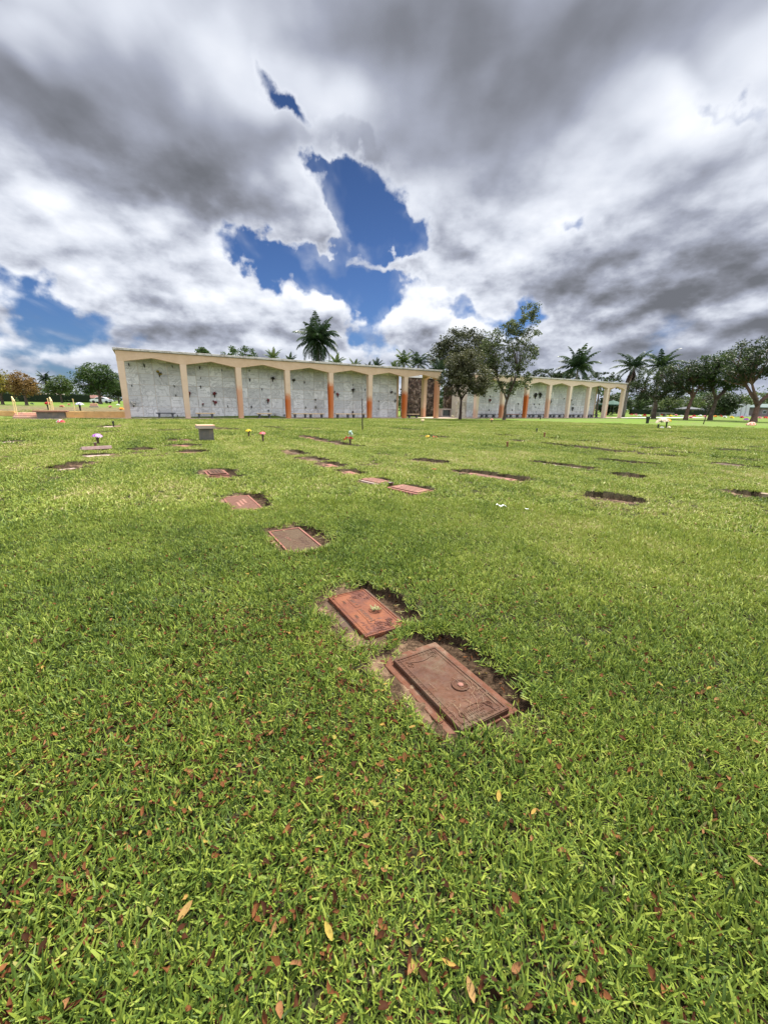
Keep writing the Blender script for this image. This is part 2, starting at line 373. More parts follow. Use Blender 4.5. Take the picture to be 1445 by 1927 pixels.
def bare(x, y):
    """0..1: how worn through to earth the lawn is"""
    u, v = UV(x, y); r_ = np.hypot(x, y)
    n1 = .6*vnoise(x, y, .8, 71)+.4*vnoise(x, y, 3, 72)
    a = .75*sstep(.60, .78, n1)*sstep(7, 14, r_)*(v < 41)*(.45+.55*sstep(16, 4, u))
    b = .92*sstep(42.6, 43.2, v)*(1-sstep(58, 88, v))*(u < 3)*(.55+.45*sstep(.12, .5, vnoise(x, y, .35, 61)))
    return np.maximum(a, b)
def lawn_material():
    m, nt, p = mat('lawn_turf'); L = nt.links.new
    g = N(nt, 'ShaderNodeNewGeometry'); pos = g.outputs['Position']
    a_d = N(nt, 'ShaderNodeAttribute', attribute_name='dirt').outputs['Fac']
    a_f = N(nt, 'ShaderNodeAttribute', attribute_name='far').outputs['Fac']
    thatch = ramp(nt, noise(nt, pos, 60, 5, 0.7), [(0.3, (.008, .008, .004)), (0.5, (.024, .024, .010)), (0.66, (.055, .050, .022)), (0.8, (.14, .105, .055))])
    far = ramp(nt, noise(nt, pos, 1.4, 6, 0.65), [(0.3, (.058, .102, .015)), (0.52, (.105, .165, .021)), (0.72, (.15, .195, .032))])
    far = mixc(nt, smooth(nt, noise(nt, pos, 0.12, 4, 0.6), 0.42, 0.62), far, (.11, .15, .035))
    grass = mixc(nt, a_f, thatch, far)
    soil = ramp(nt, noise(nt, pos, 45, 6, 0.7), [(0.3, (.018, .011, .007)), (0.5, (.055, .034, .020)), (0.62, (.11, .072, .043)), (0.76, (.25, .18, .11))])
    soil = mixc(nt, math_(nt, 'MULTIPLY', a_f, .8), soil, ramp(nt, noise(nt, pos, 3, 5, .7), [(.3, (.075, .065, .032)), (.7, (.16, .13, .075))]))
    soil = mixc(nt, smooth(nt, noise(nt, pos, 3.0, 4, 0.6), 0.46, 0.64), soil, mixc(nt, noise(nt, pos, 90, 3, .6), (.075, .045, .028), (.33, .215, .135)))
    a_w = N(nt, 'ShaderNodeAttribute', attribute_name='deep_soil').outputs['Fac']
    soil = mixc(nt, a_w, soil, ramp(nt, noise(nt, pos, 30, 5, .7), [(.3, (.013, .008, .005)), (.5, (.042, .026, .015)), (.68, (.10, .065, .038)), (.8, (.2, .145, .09))]))  # darker soil mix where a hollow is deeper
    L(mixc(nt, a_d, grass, soil), p.inputs['Base Color'])
    p.inputs['Roughness'].default_value = 0.95; p.inputs['Specular IOR Level'].default_value = 0.1
    b = N(nt, 'ShaderNodeBump'); b.inputs['Strength'].default_value = 0.8; b.inputs['Distance'].default_value = 0.012
    L(noise(nt, pos, 80, 5, 0.7), b.inputs['Height']); L(b.outputs[0], p.inputs['Normal'])
    return m
def build_lawn():
    azs = np.concatenate([np.arange(-57, 57.01, 0.22), np.arange(61, 302.9, 4.0)])
    rs = [0.25]
    while rs[-1] < 1200:
        r_ = rs[-1]; rs.append(r_*(1.0075 if r_ < 42 else 1.05) if r_ > 0.5 else r_+0.03)
    rs = np.array(rs); A, Rr = np.meshgrid(np.radians(azs), rs)
    x = (Rr*np.sin(A)).ravel(); y = (Rr*np.cos(A)).ravel()
    z = terrain(x, y); dist = np.full(x.shape, 9.0); dpt = np.zeros(x.shape)
    nearm = np.hypot(x, y) < 60
    dist[nearm], dpt[nearm] = hole_fields(x[nearm], y[nearm])
    s = sstep(0.025, -0.035, dist)
    z = z*(1-s)+(-dpt+(vnoise(x, y, 14, 5)-.5)*0.025+(vnoise(x, y, 40, 6)-.5)*.012)*s + 0.014*np.exp(-((dist-.03)/0.06)**2)*(dist > 0)
    dirt = sstep(0.05, -0.02, dist+(vnoise(x, y, 30, 77)-.5)*.05)
    dirt = np.maximum(dirt, bare(x, y))
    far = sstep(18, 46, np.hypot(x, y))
    na, nr = len(azs), len(rs)
    i = np.arange(nr-1)[:, None]*na; j = np.arange(na)[None, :]; j2 = (j+1) % na
    f = np.stack([i+j, i+na+j, i+na+j2, i+j2], -1).reshape(-1, 4)[:, ::-1]
    v = np.stack([x, y, z], 1)
    # close the middle with one vertex
    o = mesh_np('lawn', v, f, lawn_material(), attrs={'dirt': dirt, 'far': far, 'deep_soil': sstep(.012, .036, dpt)*(dist < .5)}, smooth_=True)
    bm = bmesh.new(); bm.from_mesh(o.data); bm.verts.ensure_lookup_table()
    bm.faces.new([bm.verts[k] for k in range(na)][::-1]); bm.to_mesh(o.data); bm.free()
    tag(o, kind='structure'); return o
build_lawn()

# ------------------------------------------------------------------ grass blades
def grass_material():
    m, nt, p = mat('grass_blade'); L = nt.links.new
    t = N(nt, 'ShaderNodeAttribute', attribute_name='tint').outputs['Fac']
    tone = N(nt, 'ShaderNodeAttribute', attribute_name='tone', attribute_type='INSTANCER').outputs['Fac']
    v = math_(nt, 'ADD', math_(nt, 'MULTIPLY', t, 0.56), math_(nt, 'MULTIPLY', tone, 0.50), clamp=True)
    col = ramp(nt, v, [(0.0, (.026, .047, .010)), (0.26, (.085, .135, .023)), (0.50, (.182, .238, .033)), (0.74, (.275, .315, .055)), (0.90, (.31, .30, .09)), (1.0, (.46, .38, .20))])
    L(col, p.inputs['Base Color']); p.inputs['Roughness'].default_value = 0.5; p.inputs['Specular IOR Level'].default_value = 0.16
    tr = N(nt, 'ShaderNodeBsdfTranslucent'); L(col, tr.inputs[0])
    mx = N(nt, 'ShaderNodeMixShader'); mx.inputs[0].default_value = 0.22
    L(p.outputs[0], mx.inputs[1]); L(tr.outputs[0], mx.inputs[2]); L(mx.outputs[0], nt.nodes['Material Output'].inputs[0])
    return m
GRASS = grass_material()
TUFTS = bpy.data.collections.new('grass_tufts')
def make_tuft(name, rad, n, lmin, lmax, wid, lean=(20, 78), tint=(0.0, 1.0)):
    k = 5
    r_ = rad*np.sqrt(rng.random(n)); th = rng.random(n)*2*np.pi
    bx, by = r_*np.cos(th), r_*np.sin(th)
    az = rng.random(n)*2*np.pi; ln = lmin+(lmax-lmin)*rng.random(n)**1.3; wd = wid*(0.65+0.7*rng.random(n))
    e0 = np.radians(lean[0]+(lean[1]-lean[0])*rng.random(n)); bend = np.radians(rng.normal(18, 22, n))
    ti = tint[0]+(tint[1]-tint[0])*np.clip(rng.beta(1.15, 1.4, n), 0, 1); dry = rng.random(n) < 0.04; ti[dry] = 1.35
    V = np.zeros((n, k, 2, 3)); pos = np.stack([bx, by, np.full(n, -0.006)], 1); e = e0.copy()
    side = np.stack([-np.sin(az), np.cos(az), np.zeros(n)], 1)
    tw = rng.normal(0, .5, n)
    prof = [0.75, 1.0, 0.95, 0.72, 0.22]
    for i in range(k):
        d = np.stack([np.sin(e)*np.cos(az), np.sin(e)*np.sin(az), np.cos(e)], 1)
        nrm = np.cross(side, d); sv = side*np.cos(tw)[:, None]+nrm*np.sin(tw)[:, None]
        w = (wd*prof[i]/2)[:, None]
        V[:, i, 0] = pos-sv*w; V[:, i, 1] = pos+sv*w
        pos = pos+d*(ln/(k-1))[:, None]; e = np.minimum(e+bend/(k-1), np.radians(105))
    V[..., 2] = np.maximum(V[..., 2], -0.006)
    idx = np.arange(n*k*2).reshape(n, k, 2)
    F = np.stack([idx[:, :-1, 0], idx[:, :-1, 1], idx[:, 1:, 1], idx[:, 1:, 0]], -1).reshape(-1, 4)
    o = mesh_np(name, V.reshape(-1, 3), F, GRASS, attrs={'tint': np.repeat(ti, k*2)}, smooth_=True)
    COL.objects.unlink(o); TUFTS.objects.link(o); return o
for i in range(6): make_tuft('tuft_a%d' % i, .035, 10, .03, .075, .0062)                 # idx 0-5 close
for i in range(4): make_tuft('tuft_b%d' % i, .075, 26, .035, .075, .0085)                # 6-9 middle
for i in range(4): make_tuft('tuft_c%d' % i, .20, 70, .05, .095, .015)                   # 10-13 far
for i in range(3): make_tuft('tuft_d%d' % i, .035, 7, .03, .07, .0045, (70, 100), (0.9, 1.25))   # 14-16 dead straw lying flat
def scatter_group(coll):
    ng = bpy.data.node_groups.new('scatter_tufts', 'GeometryNodeTree')
    ng.interface.new_socket('Geometry', in_out='INPUT', socket_type='NodeSocketGeometry')
    ng.interface.new_socket('Geometry', in_out='OUTPUT', socket_type='NodeSocketGeometry')
    gi = ng.nodes.new('NodeGroupInput'); go = ng.nodes.new('NodeGroupOutput')
    ci = ng.nodes.new('GeometryNodeCollectionInfo'); ci.inputs['Collection'].default_value = coll
    ci.inputs['Separate Children'].default_value = True; ci.inputs['Reset Children'].default_value = True
    ip = ng.nodes.new('GeometryNodeInstanceOnPoints'); ip.inputs['Pick Instance'].default_value = True
    def na(nm, t):
        n = ng.nodes.new('GeometryNodeInputNamedAttribute'); n.data_type = t; n.inputs['Name'].default_value = nm
        return next(s for s in n.outputs if s.enabled and s.name == 'Attribute')
    l = ng.links.new
    l(gi.outputs[0], ip.inputs['Points']); l(ci.outputs[0], ip.inputs['Instance']); l(na('idx', 'INT'), ip.inputs['Instance Index'])
    l(na('rot', 'FLOAT_VECTOR'), ip.inputs['Rotation']); l(na('scl', 'FLOAT'), ip.inputs['Scale'])
    l(ip.outputs[0], go.inputs[0]); return ng
def sector(n_per_m2, r0, r1, half=55.0):
    h = np.radians(half); n = int(n_per_m2*h*(r1*r1-r0*r0))
    r_ = np.sqrt(r0*r0+(r1*r1-r0*r0)*rng.random(n)); a = (rng.random(n)*2-1)*h
    return r_*np.sin(a), r_*np.cos(a)
def build_grass():
    P = []
    for dens, r0, r1, lo, hi, s0, s1 in ((2100, .05, 2.6, 0, 6, .6, 1.15), (1300, 2.5, 6.5, 0, 6, .7, 1.2), (185, 6.2, 17, 6, 10, .8, 1.35), (34, 16.5, 48, 10, 14, .75, 1.3)):
        x, y = sector(dens, r0, r1, 180 if r1 < 3 else 100 if r1 < 7 else 72); dist, _ = hole_fields(x, y)
        if lo == 10: keep = dist > 0.15
        elif lo == 6: keep = dist > 0.04
        else: keep = dist > np.where(rng.random(len(x)) < .10, -.11, rng.uniform(-.05, .022, len(x)))
        u, v = UV(x, y)
        keep &= ~((v > 40.3) & (v < 47) & (u > -1)) & ~((v > 41.7) & (v < 42.7))
        keep &= ~((u > 26) & (u < 40) & (v > 39.6))
        # mown tracks and thin places
        keep &= rng.random(len(x)) < 0.72+0.5*vnoise(x, y, 1.7, 21)
        keep &= rng.random(len(x)) > 1.15*bare(x, y)
        x, y, dist = x[keep], y[keep], dist[keep]
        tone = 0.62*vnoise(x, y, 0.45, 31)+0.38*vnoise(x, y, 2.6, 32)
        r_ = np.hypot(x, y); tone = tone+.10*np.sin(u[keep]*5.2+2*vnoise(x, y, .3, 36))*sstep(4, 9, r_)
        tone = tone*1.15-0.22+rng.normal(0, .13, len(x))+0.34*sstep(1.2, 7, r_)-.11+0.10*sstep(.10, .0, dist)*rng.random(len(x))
        sc_ = s0+(s1-s0)*rng.random(len(x)); sc_ *= 0.7+0.35*vnoise(x, y, 1.1, 33)+.3*vnoise(x, y, 6, 34)
        P.append((x, y, terrain(x, y)+0.012*np.exp(-((dist-.03)/.06)**2), tone, sc_, rng.integers(lo, hi, len(x))))
    # dead straw in and around the hollows and thinly through the near lawn
    x, y = sector(900, .6, 8.0); dist, dpt = hole_fields(x, y)
    k = ((dist < .05) & (rng.random(len(x)) < .03+.22*vnoise(x, y, 5, 44)**2)) | (rng.random(len(x)) < .012)
    x, y, dist, dpt = x[k], y[k], dist[k], dpt[k]
    s = sstep(.025, -.035, dist); z = terrain(x, y)*(1-s)+(-dpt+.012)*s+.008
    # keep the straw off the plates
    ok = np.ones(len(x), bool)
    for c in (M1, M2, M3, M4, M5):
        dx, dy = x-c.x, y-c.y; ok &= ~((np.abs(dx*MX[0]+dy*MX[1]) < .40) & (np.abs(dx*MY[0]+dy*MY[1]) < .24))
    x, y, z = x[ok], y[ok], z[ok]
    P.append((x, y, z, rng.random(len(x))*.9, .3+.6*rng.random(len(x)), rng.integers(14, 17, len(x))))
    x, y, z, tone, scl, idx = [np.concatenate(c) for c in zip(*P)]
    n = len(x); me = bpy.data.meshes.new('grass'); me.vertices.add(n)
    me.vertices.foreach_set('co', np.stack([x, y, z], 1).astype(np.float32).ravel())
    rot = np.stack([rng.normal(0, .10, n), rng.normal(0, .10, n), rng.random(n)*2*np.pi], 1).astype(np.float32)
    a = me.attributes.new('rot', 'FLOAT_VECTOR', 'POINT'); a.data.foreach_set('vector', rot.ravel())
    a = me.attributes.new('scl', 'FLOAT', 'POINT'); a.data.foreach_set('value', scl.astype(np.float32))
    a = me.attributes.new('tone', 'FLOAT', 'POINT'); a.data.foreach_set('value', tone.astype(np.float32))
    a = me.attributes.new('idx', 'INT', 'POINT'); a.data.foreach_set('value', idx.astype(np.int32))
    o = bpy.data.objects.new('grass', me); COL.objects.link(o)
    md = o.modifiers.new('tufts', 'NODES'); md.node_group = scatter_group(TUFTS)
    tag(o, 'short mown green grass covering the lawn', 'grass', kind='stuff')
    print('grass instances', n)
build_grass()

# ------------------------------------------------------------------ fallen leaves
def leaf_mesh(xs, ys, zs, ln, wd, yaw, tilt, fold, tint, name):
    n = len(xs); t = np.array([-.5, -.25, .08, .34, .5]); w0 = np.array([.06, .42, .5, .30, .03])
    jag = n > 1; V = np.zeros((n, 5, 3, 3)); curl_ = rng.normal(0, .5, n)*jag; cut = np.where(rng.random(n) < .35, rng.uniform(.1, .9, n), 1.0) if jag else np.ones(n)
    for i in range(5):
        for j, sgn in enumerate((-1, 0, 1)):
            w = {i: w0[i]*(rng.uniform(.55, 1.25, n) if jag else 1.0)*(cut if i > 2 else 1.0)}
            lx = t[i]*ln*(cut if i > 2 else 1.0); ly = sgn*w[i]*wd+curl_*ln*t[i]**2; lz = np.abs(sgn)*w[i]*wd*fold + (t[i]**2)*ln*0.55*fold
            x2 = lx*np.cos(tilt)-lz*np.sin(tilt); z2 = lx*np.sin(tilt)+lz*np.cos(tilt)
            V[:, i, j, 0] = xs+x2*np.cos(yaw)-ly*np.sin(yaw); V[:, i, j, 1] = ys+x2*np.sin(yaw)+ly*np.cos(yaw); V[:, i, j, 2] = zs+z2
    idx = np.arange(n*15).reshape(n, 5, 3)
    F = np.concatenate([np.stack([idx[:, :-1, j], idx[:, 1:, j], idx[:, 1:, j+1], idx[:, :-1, j+1]], -1).reshape(-1, 4) for j in (0, 1)])
    return mesh_np(name, V.reshape(-1, 3), F, leaf_material(), attrs={'tint': np.repeat(tint, 15)}, smooth_=True)
def leaf_material():
    if 'dead_leaf' in MATS: return MATS['dead_leaf']
    m, nt, p = mat('dead_leaf'); t = N(nt, 'ShaderNodeAttribute', attribute_name='tint').outputs['Fac']
    g = N(nt, 'ShaderNodeNewGeometry')
    col = ramp(nt, t, [(0.0, (.018, .009, .004)), (0.25, (.050, .018, .008)), (0.5, (.105, .039, .014)), (0.68, (.17, .074, .026)), (0.80, (.22, .13, .065)), (0.88, (.28, .18, .04)), (1.0, (.20, .19, .04))])
    col = mixc(nt, smooth(nt, noise(nt, g.outputs['Position'], 120, 4, .6), .5, .7), col, mixc(nt, .5, col, (.02, .01, .006)))
    nt.links.new(col, p.inputs['Base Color']); p.inputs['Roughness'].default_value = .7; p.inputs['Specular IOR Level'].default_value = .06
    MATS['dead_leaf'] = m; return m
def scatter_leaves():
    x, y = sector(1700, .3, 8, 62)
    r_ = np.hypot(x, y)
    w = .8*np.exp(-((r_-1.4)/1.6)**2)*(0.42+0.8*sstep(.9, -.7, x))+.03
    w *= 0.35+1.3*vnoise(x, y, 2.0, 51)
    dist, _ = hole_fields(x, y)
    k = (rng.random(len(x)) < w) & ((dist > .0) | (rng.random(len(x)) < .4))
    x, y, dist = x[k], y[k], dist[k]; n = len(x)
    ok = np.ones(n, bool)
    for c in (M1, M2, M3, M4, M5):
        dx, dy = x-c.x, y-c.y; ok &= ~((np.abs(dx*MX[0]+dy*MX[1]) < .42) & (np.abs(dx*MY[0]+dy*MY[1]) < .25))
    x, y, dist = x[ok], y[ok], dist[ok]; n = len(x)
    z = np.where(dist > 0, terrain(x, y)+.002+.030*rng.random(n), -.03)
    ln = .014+.028*rng.random(n)**1.7; wd = ln*(.28+.30*rng.random(n))
    ti = np.clip(rng.beta(1.9, 3.2, n)*1.0, 0, .72); yl = rng.random(n) < .045; ti[yl] = .86+.14*rng.random(yl.sum())
    o = leaf_mesh(x, y, z, ln, wd, rng.random(n)*6.28, rng.normal(0, .6, n), .2+1.4*rng.random(n), ti, 'fallen_leaves')
    tag(o, 'brown and rust coloured fallen leaves littered through the near grass', 'leaf litter', kind='stuff'); print('leaves', n)
scatter_leaves()
for (px, py, ln, yaw, ti, lb) in [(618, 1752, .055, 2.2, .93, 'broad mottled yellow leaf lying in the grass near the bottom edge'), (350, 1714, .062, 1.0, .84, 'long ochre leaf lying among brown leaves on the lower left lawn'),
        (938, 1498, .050, 1.3, .90, 'upright yellow leaf in the grass below the nearest grave plate'), (1004, 1527, .036, .6, .87, 'small yellow leaf in the grass, beyond the upright yellow one'),
        (885, 1862, .055, 1.8, .83, 'narrow tan leaf standing in the grass at the bottom edge'), (1418, 1620, .05, 2.6, .78, 'orange brown leaf in the grass by the right edge'),
        (776, 1368, .040, -.1, .86, 'yellow leaf lying against the near edge of the closest grave plate'), (1333, 1295, .04, .3, .88, 'yellow leaf in the open grass far right of the nearest plate')]:
    p = at(px, py, .045)
    o = leaf_mesh(np.array([0.]), np.array([0.]), np.array([0.]), np.array([ln*.85]), np.array([ln*.36]), np.array([yaw]), np.array([.35]), np.array([.5]), np.array([ti]), 'fallen_leaf')
    o.location = p; tag(o, lb, 'leaf', 'single fallen leaves')

# ------------------------------------------------------------------ grave markers
def plate_mat(name, base, worn, soil, amt, metal=0.0, rough=.55, bump=.35):
    if name in MATS: return MATS[name]
    m, nt, p = mat(name); tc = N(nt, 'ShaderNodeTexCoord'); v = tc.outputs['Object']
    col = ramp(nt, noise(nt, v, 9, 6, .65), [(.3, base), (.7, worn)])
    col = mixc(nt, math_(nt, 'MULTIPLY', smooth(nt, noise(nt, v, 70, 5, .7), .45, .7), .55), col, mixc(nt, .5, base, (.02, .012, .008)))
    f = smooth(nt, noise(nt, v, 5.5, 7, .7, .8), 1.0-amt-.12, 1.0-amt+.12)
    col = mixc(nt, f, col, ramp(nt, noise(nt, v, 150, 4, .7), [(.35, tuple(c*.45 for c in soil)), (.7, soil)]))
    nt.links.new(col, p.inputs['Base Color']); p.inputs['Metallic'].default_value = metal
    p.inputs['Specular IOR Level'].default_value = .22
    rr = smooth(nt, noise(nt, v, 30, 4, .6), .3, .7, rough-.12, rough+.2); nt.links.new(rr, p.inputs['Roughness'])
    b = N(nt, 'ShaderNodeBump'); b.inputs['Strength'].default_value = bump; b.inputs['Distance'].default_value = .004
    nt.links.new(noise(nt, v, 130, 6, .7), b.inputs['Height']); nt.links.new(b.outputs[0], p.inputs['Normal'])
    MATS[name] = m; return m
BRONZE1 = plate_mat('bronze_brown', (.055, .022, .012), (.098, .043, .022), (.125, .082, .048), .42, .08, .65)
BRONZE2 = plate_mat('bronze_orange', (.115, .037, .020), (.20, .072, .031), (.105, .042, .033), .42, .1, .6)
BRONZE3 = plate_mat('bronze_soiled', (.055, .027, .018), (.09, .048, .03), (.115, .075, .044), .55, .1, .8)
BRONZE4 = plate_mat('bronze_faded', (.20, .088, .066), (.28, .145, .105), (.30, .21, .14), .35, .05, .75)
GRAN_R = plate_mat('granite_red_brown', (.088, .031, .016), (.128, .053, .028), (.22, .15, .10), .40, 0, .75)
GRAN_D = plate_mat('granite_soiled', (.055, .032, .02), (.092, .056, .036), (.14, .10, .07), .45, 0, .85)
GRAN_P = plate_mat('granite_pink', (.19, .075, .054), (.25, .115, .085), (.26, .19, .12), .30, 0, .75)
GRAN_W = plate_mat('granite_pale', (.30, .21, .175), (.38, .30, .25), (.28, .2, .14), .35, 0, .75)
INK = speckle('worn_letter', (.05, .025, .018), (.10, .055, .035), 60, .6)
def letters(parent, text, size, x, y, z, m, depth=.0025, turn=0.0, name='lettering'):
    cu = bpy.data.curves.new('t', 'FONT'); cu.body = text; cu.size = size; cu.extrude = depth/2
    cu.align_x = 'CENTER'; cu.align_y = 'CENTER'; cu.resolution_u = 2
    tmp = bpy.data.objects.new('t', cu); COL.objects.link(tmp)
    me = bpy.data.meshes.new_from_object(tmp.evaluated_get(bpy.context.evaluated_depsgraph_get()))
    bpy.data.objects.remove(tmp); bpy.data.curves.remove(cu); me.name = name
    me.materials.clear(); me.materials.append(m)
    o = bpy.data.objects.new(name, me); COL.objects.link(o); o.location = (x, y, z); o.rotation_euler = (0, 0, turn); o.parent = parent
    return o
def frame(mb, L_, Wd, w, z0, z1, inset=0.0):
    a, b = L_/2-inset, Wd/2-inset; h = z1-z0; c = (z0+z1)/2
    mb.box((0, b-w/2, c), (2*a, w, h)); mb.box((0, -b+w/2, c), (2*a, w, h))
    mb.box((a-w/2, 0, c), (w, 2*b-2*w, h)); mb.box((-a+w/2, 0, c), (w, 2*b-2*w, h))
def curl(mb, c, r_, z, turns=1.0, rad=.003, grow=0.0, n=16, a0=0.0):
    pts = []
    for i in range(n+1):
        t = i/n; a = a0+t*turns*2*math.pi; rr = r_*(1-grow*t)
        pts.append((c[0]+rr*math.cos(a), c[1]+rr*math.sin(a), z))
    mb.tube(pts, [rad]*(n+1), 6)
def rose(mb, c, r_, z):
    for k, (rr, a) in enumerate(((1, .3), (.68, 1.4), (.36, 2.6))): curl(mb, c, r_*rr, z+k*.0012, .86, .0028, .12, 12, a)
    for k in range(5):
        a = k*1.2566+c[0]*20; mb.lathe([(r_*.42, -.001), (r_*.36, .003), (r_*.1, .0045)], 7, (c[0]+r_*1.05*math.cos(a), c[1]+r_*1.05*math.sin(a), z))
def leafrel(mb, c, l, w, ang, z):
    cs, sn = math.cos(ang), math.sin(ang); P = [(-.5, 0), (-.15, .5), (.2, .4), (.5, 0), (.2, -.4), (-.15, -.5)]
    vs = [(c[0]+x*l*cs-y*w*sn, c[1]+x*l*sn+y*w*cs, z) for x, y in P]+[(c[0], c[1], z+.0035)]
    mb.add(vs, [(i, (i+1) % 6, 6) for i in range(6)])
def marker(c, L_, Wd, slabm, label, turn=0.0, top=0.0, tilt=(0, 0), rz=None, group='flat bronze grave plates sunk in the lawn', bevel=.006):
    root = empty('grave_marker', (c.x, c.y, top), (MROT+turn) if rz is None else rz, label, 'grave marker', group)
    root.rotation_euler.x, root.rotation_euler.y = tilt
    b = MB(); b.box((0, 0, -.05), (L_, Wd, .10)); b.build('slab', slabm, root, bevel=bevel)
    return root

# nearest plate
r = marker(M1, .712, .418, GRAN_R, 'nearest grave plate, brown bronze on a wide red granite slab with a round vase ring', top=-.004)
b = MB(); b.box((0, 0, .010), (.625, .312, .032)); pl = b.build('plaque', BRONZE1, r, (.032, -.006, 0), bevel=.004)
b = MB(); frame(b, .625, .312, .012, .0255, .0305, .004)
frame(b, .56, .25, .005, .0255, .0285)
for k in range(26): b.lathe([(.006, 0), (.005, .003), (.001, .0042)], 6, (-.28+k*.0224, -.134, .0262))
for k in range(12): b.lathe([(.006, 0), (.005, .003), (.001, .0042)], 6, (-.292, -.12+k*.021, .0262)); b.lathe([(.006, 0), (.005, .003), (.001, .0042)], 6, (.292, -.12+k*.021, .0262))
b.build('border', BRONZE1, pl)
b = MB()
pts = [(-.255+.03*math.sin(t*math.pi), -.10+.2*t, .0275) for t in [i/14 for i in range(15)]]
b.tube(pts, [.004]*15, 6); curl(b, (-.25, .085), .03, .0275, 1.6, .0034, .7); curl(b, (-.22, -.09), .022, .0275, 1.4, .003, .7)
for k in range(7): leafrel(b, (-.262+.012*(k % 2), -.07+.026*k, .026), .034, .014, .6+k*.5, .0262)
b.build('scrollwork', BRONZE1, pl); b = MB()
for s in (-1, 1): curl(b, (.235, .085*s), .022, .0275, 1.5, .003, .7); leafrel(b, (.215, .05*s, 0), .04, .016, 1.2*s, .0262)
b.tube([(.225, -.075, .0275), (.20, -.03, .0275), (.20, .03, .0275), (.225, .075, .0275), (.285, .085, .0275), (.285, -.085, .0275), (.225, -.075, .0275)], [.0032]*7, 6)
for k in range(9): leafrel(b, (.14+.012*math.sin(k*2.1), -.10+.025*k, 0), .03, .012, k*.9, .0262)
b.build('scrollwork', BRONZE1, pl)
# worn, unreadable rows of raised lettering on the end panel
for row, x_ in enumerate((.228, .248, .268)):
    b = MB()
    for k in range(10-row):
        if random.random() < .85: b.box((x_+random.uniform(-.001, .001), -.05+k*.0115, .0272), (.011, random.uniform(.003, .008), .003))
    b.build('lettering', BRONZE1, pl)
b = MB(); b.lathe([(.047, .026), (.049, .0315), (.044, .0335), (.038, .031), (.036, .0268)], 28)
rg = b.build('vase_ring', BRONZE1, pl, (.055, .052, 0), smooth_=True)
b = MB(); b.lathe([(.0355, .0262), (.034, .0266), (.001, .0267)], 24); b.build('vase_well', speckle('dark_well', (.006, .005, .004), (.02, .015, .01), 40), rg)
b = MB(); b.lathe([(.016, .0266), (.016, .031), (.012, .033), (.002, .0335)], 16, (-.002, .004, 0)); b.build('vase_stem', BRONZE4, rg, smooth_=True)
# bits of straw stuck on the near end of the plate
b = MB()
for k in range(46):
    x_, y_ = random.gauss(.20, .07), random.uniform(-.13, .13); a = random.uniform(0, 6.28); l = random.uniform(.01, .035)
    if abs(x_) > .28 or abs(y_) > .14: continue
    b.tube([(x_-l*math.cos(a), y_-l*math.sin(a), .0285), (x_+.3*l*math.sin(a), y_, .031), (x_+l*math.cos(a), y_+l*math.sin(a), .0285)], [.0007]*3, 4)
o = b.build('straw', speckle('dry_straw', (.16, .10, .055), (.30, .21, .13), 50, .8), None, (r.location.x, r.location.y, 0), MROT); tag(o, 'dry straw clippings stuck on the nearest plate', 'straw', kind='stuff')

# second plate, orange bronze with roses
r = marker(M2, .735, .430, GRAN_D, 'orange bronze grave plate with rose reliefs, second from the camera in the left row', top=-.008)
b = MB(); b.box((0, 0, .0115), (.655, .322, .0295)); pl = b.build('plaque', BRONZE2, r, (.005, .012, 0), bevel=.004)
b = MB(); frame(b, .655, .322, .007, .0265, .0315, .002); frame(b, .60, .268, .003, .0265, .029)
for k in range(30): b.lathe([(.0055, 0), (.0045, .0025), (.001, .0034)], 6, (-.305+k*.021, -.147, .027))
for k in range(14): b.lathe([(.0055, 0), (.0045, .0025), (.001, .0034)], 6, (.312, -.14+k*.021, .027))
b.build('border', BRONZE2, pl)
b = MB(); b2 = False
for c, s in (((-.25, .075), .026), ((-.225, .018), .024), ((-.17, .105), .018), ((.245, .06), .026), ((.21, .005), .026), ((.27, -.015), .024), ((.2, .09), .02)):
    if c[0] > 0 and not b2: b1, b, b2 = b, MB(), True
    rose(b, c, s, .0272)
for k in range(14): leafrel(b1, (-.28+.03*(k % 5), .125-.035*(k//5)-.01*(k % 3), 0), .045, .018, k*1.3, .027)
for k in range(16): leafrel(b, (.15+.032*(k % 5), -.095+.045*(k//5), 0), .045, .018, k*1.1+.4, .027)
RM = plate_mat('bronze_dark_red', (.075, .027, .018), (.12, .044, .027), (.18, .08, .06), .3, .05, .65)
b1.build('rose_relief', RM, pl); b.build('rose_relief', RM, pl)
b = MB(); b.box((-.15, -.02, .0275), (.16, .045, .003)); b.box((.065, -.025, .0275), (.19, .05, .003)); b.build('name_panel', BRONZE2, pl)
letters(pl, 'JAN  P', .040, -.15, -.02, .0292, INK); letters(pl, 'NORIEMN', .044, .065, -.025, .0292, INK)
letters(pl, '1912', .028, -.19, -.085, .0275, INK); letters(pl, '1983', .028, .05, -.095, .0275, INK)
b = MB(); b.lathe([(.05, .027), (.051, .0305), (.045, .0305), (.044, .0275)], 26); rg = b.build('vase_ring', BRONZE2, pl, (.03, .072, 0), smooth_=True)
b = MB(); b.lathe([(.0445, .0273), (.03, .0274), (.001, .0275)], 22); b.build('vase_well', MATS['dark_well'], rg)
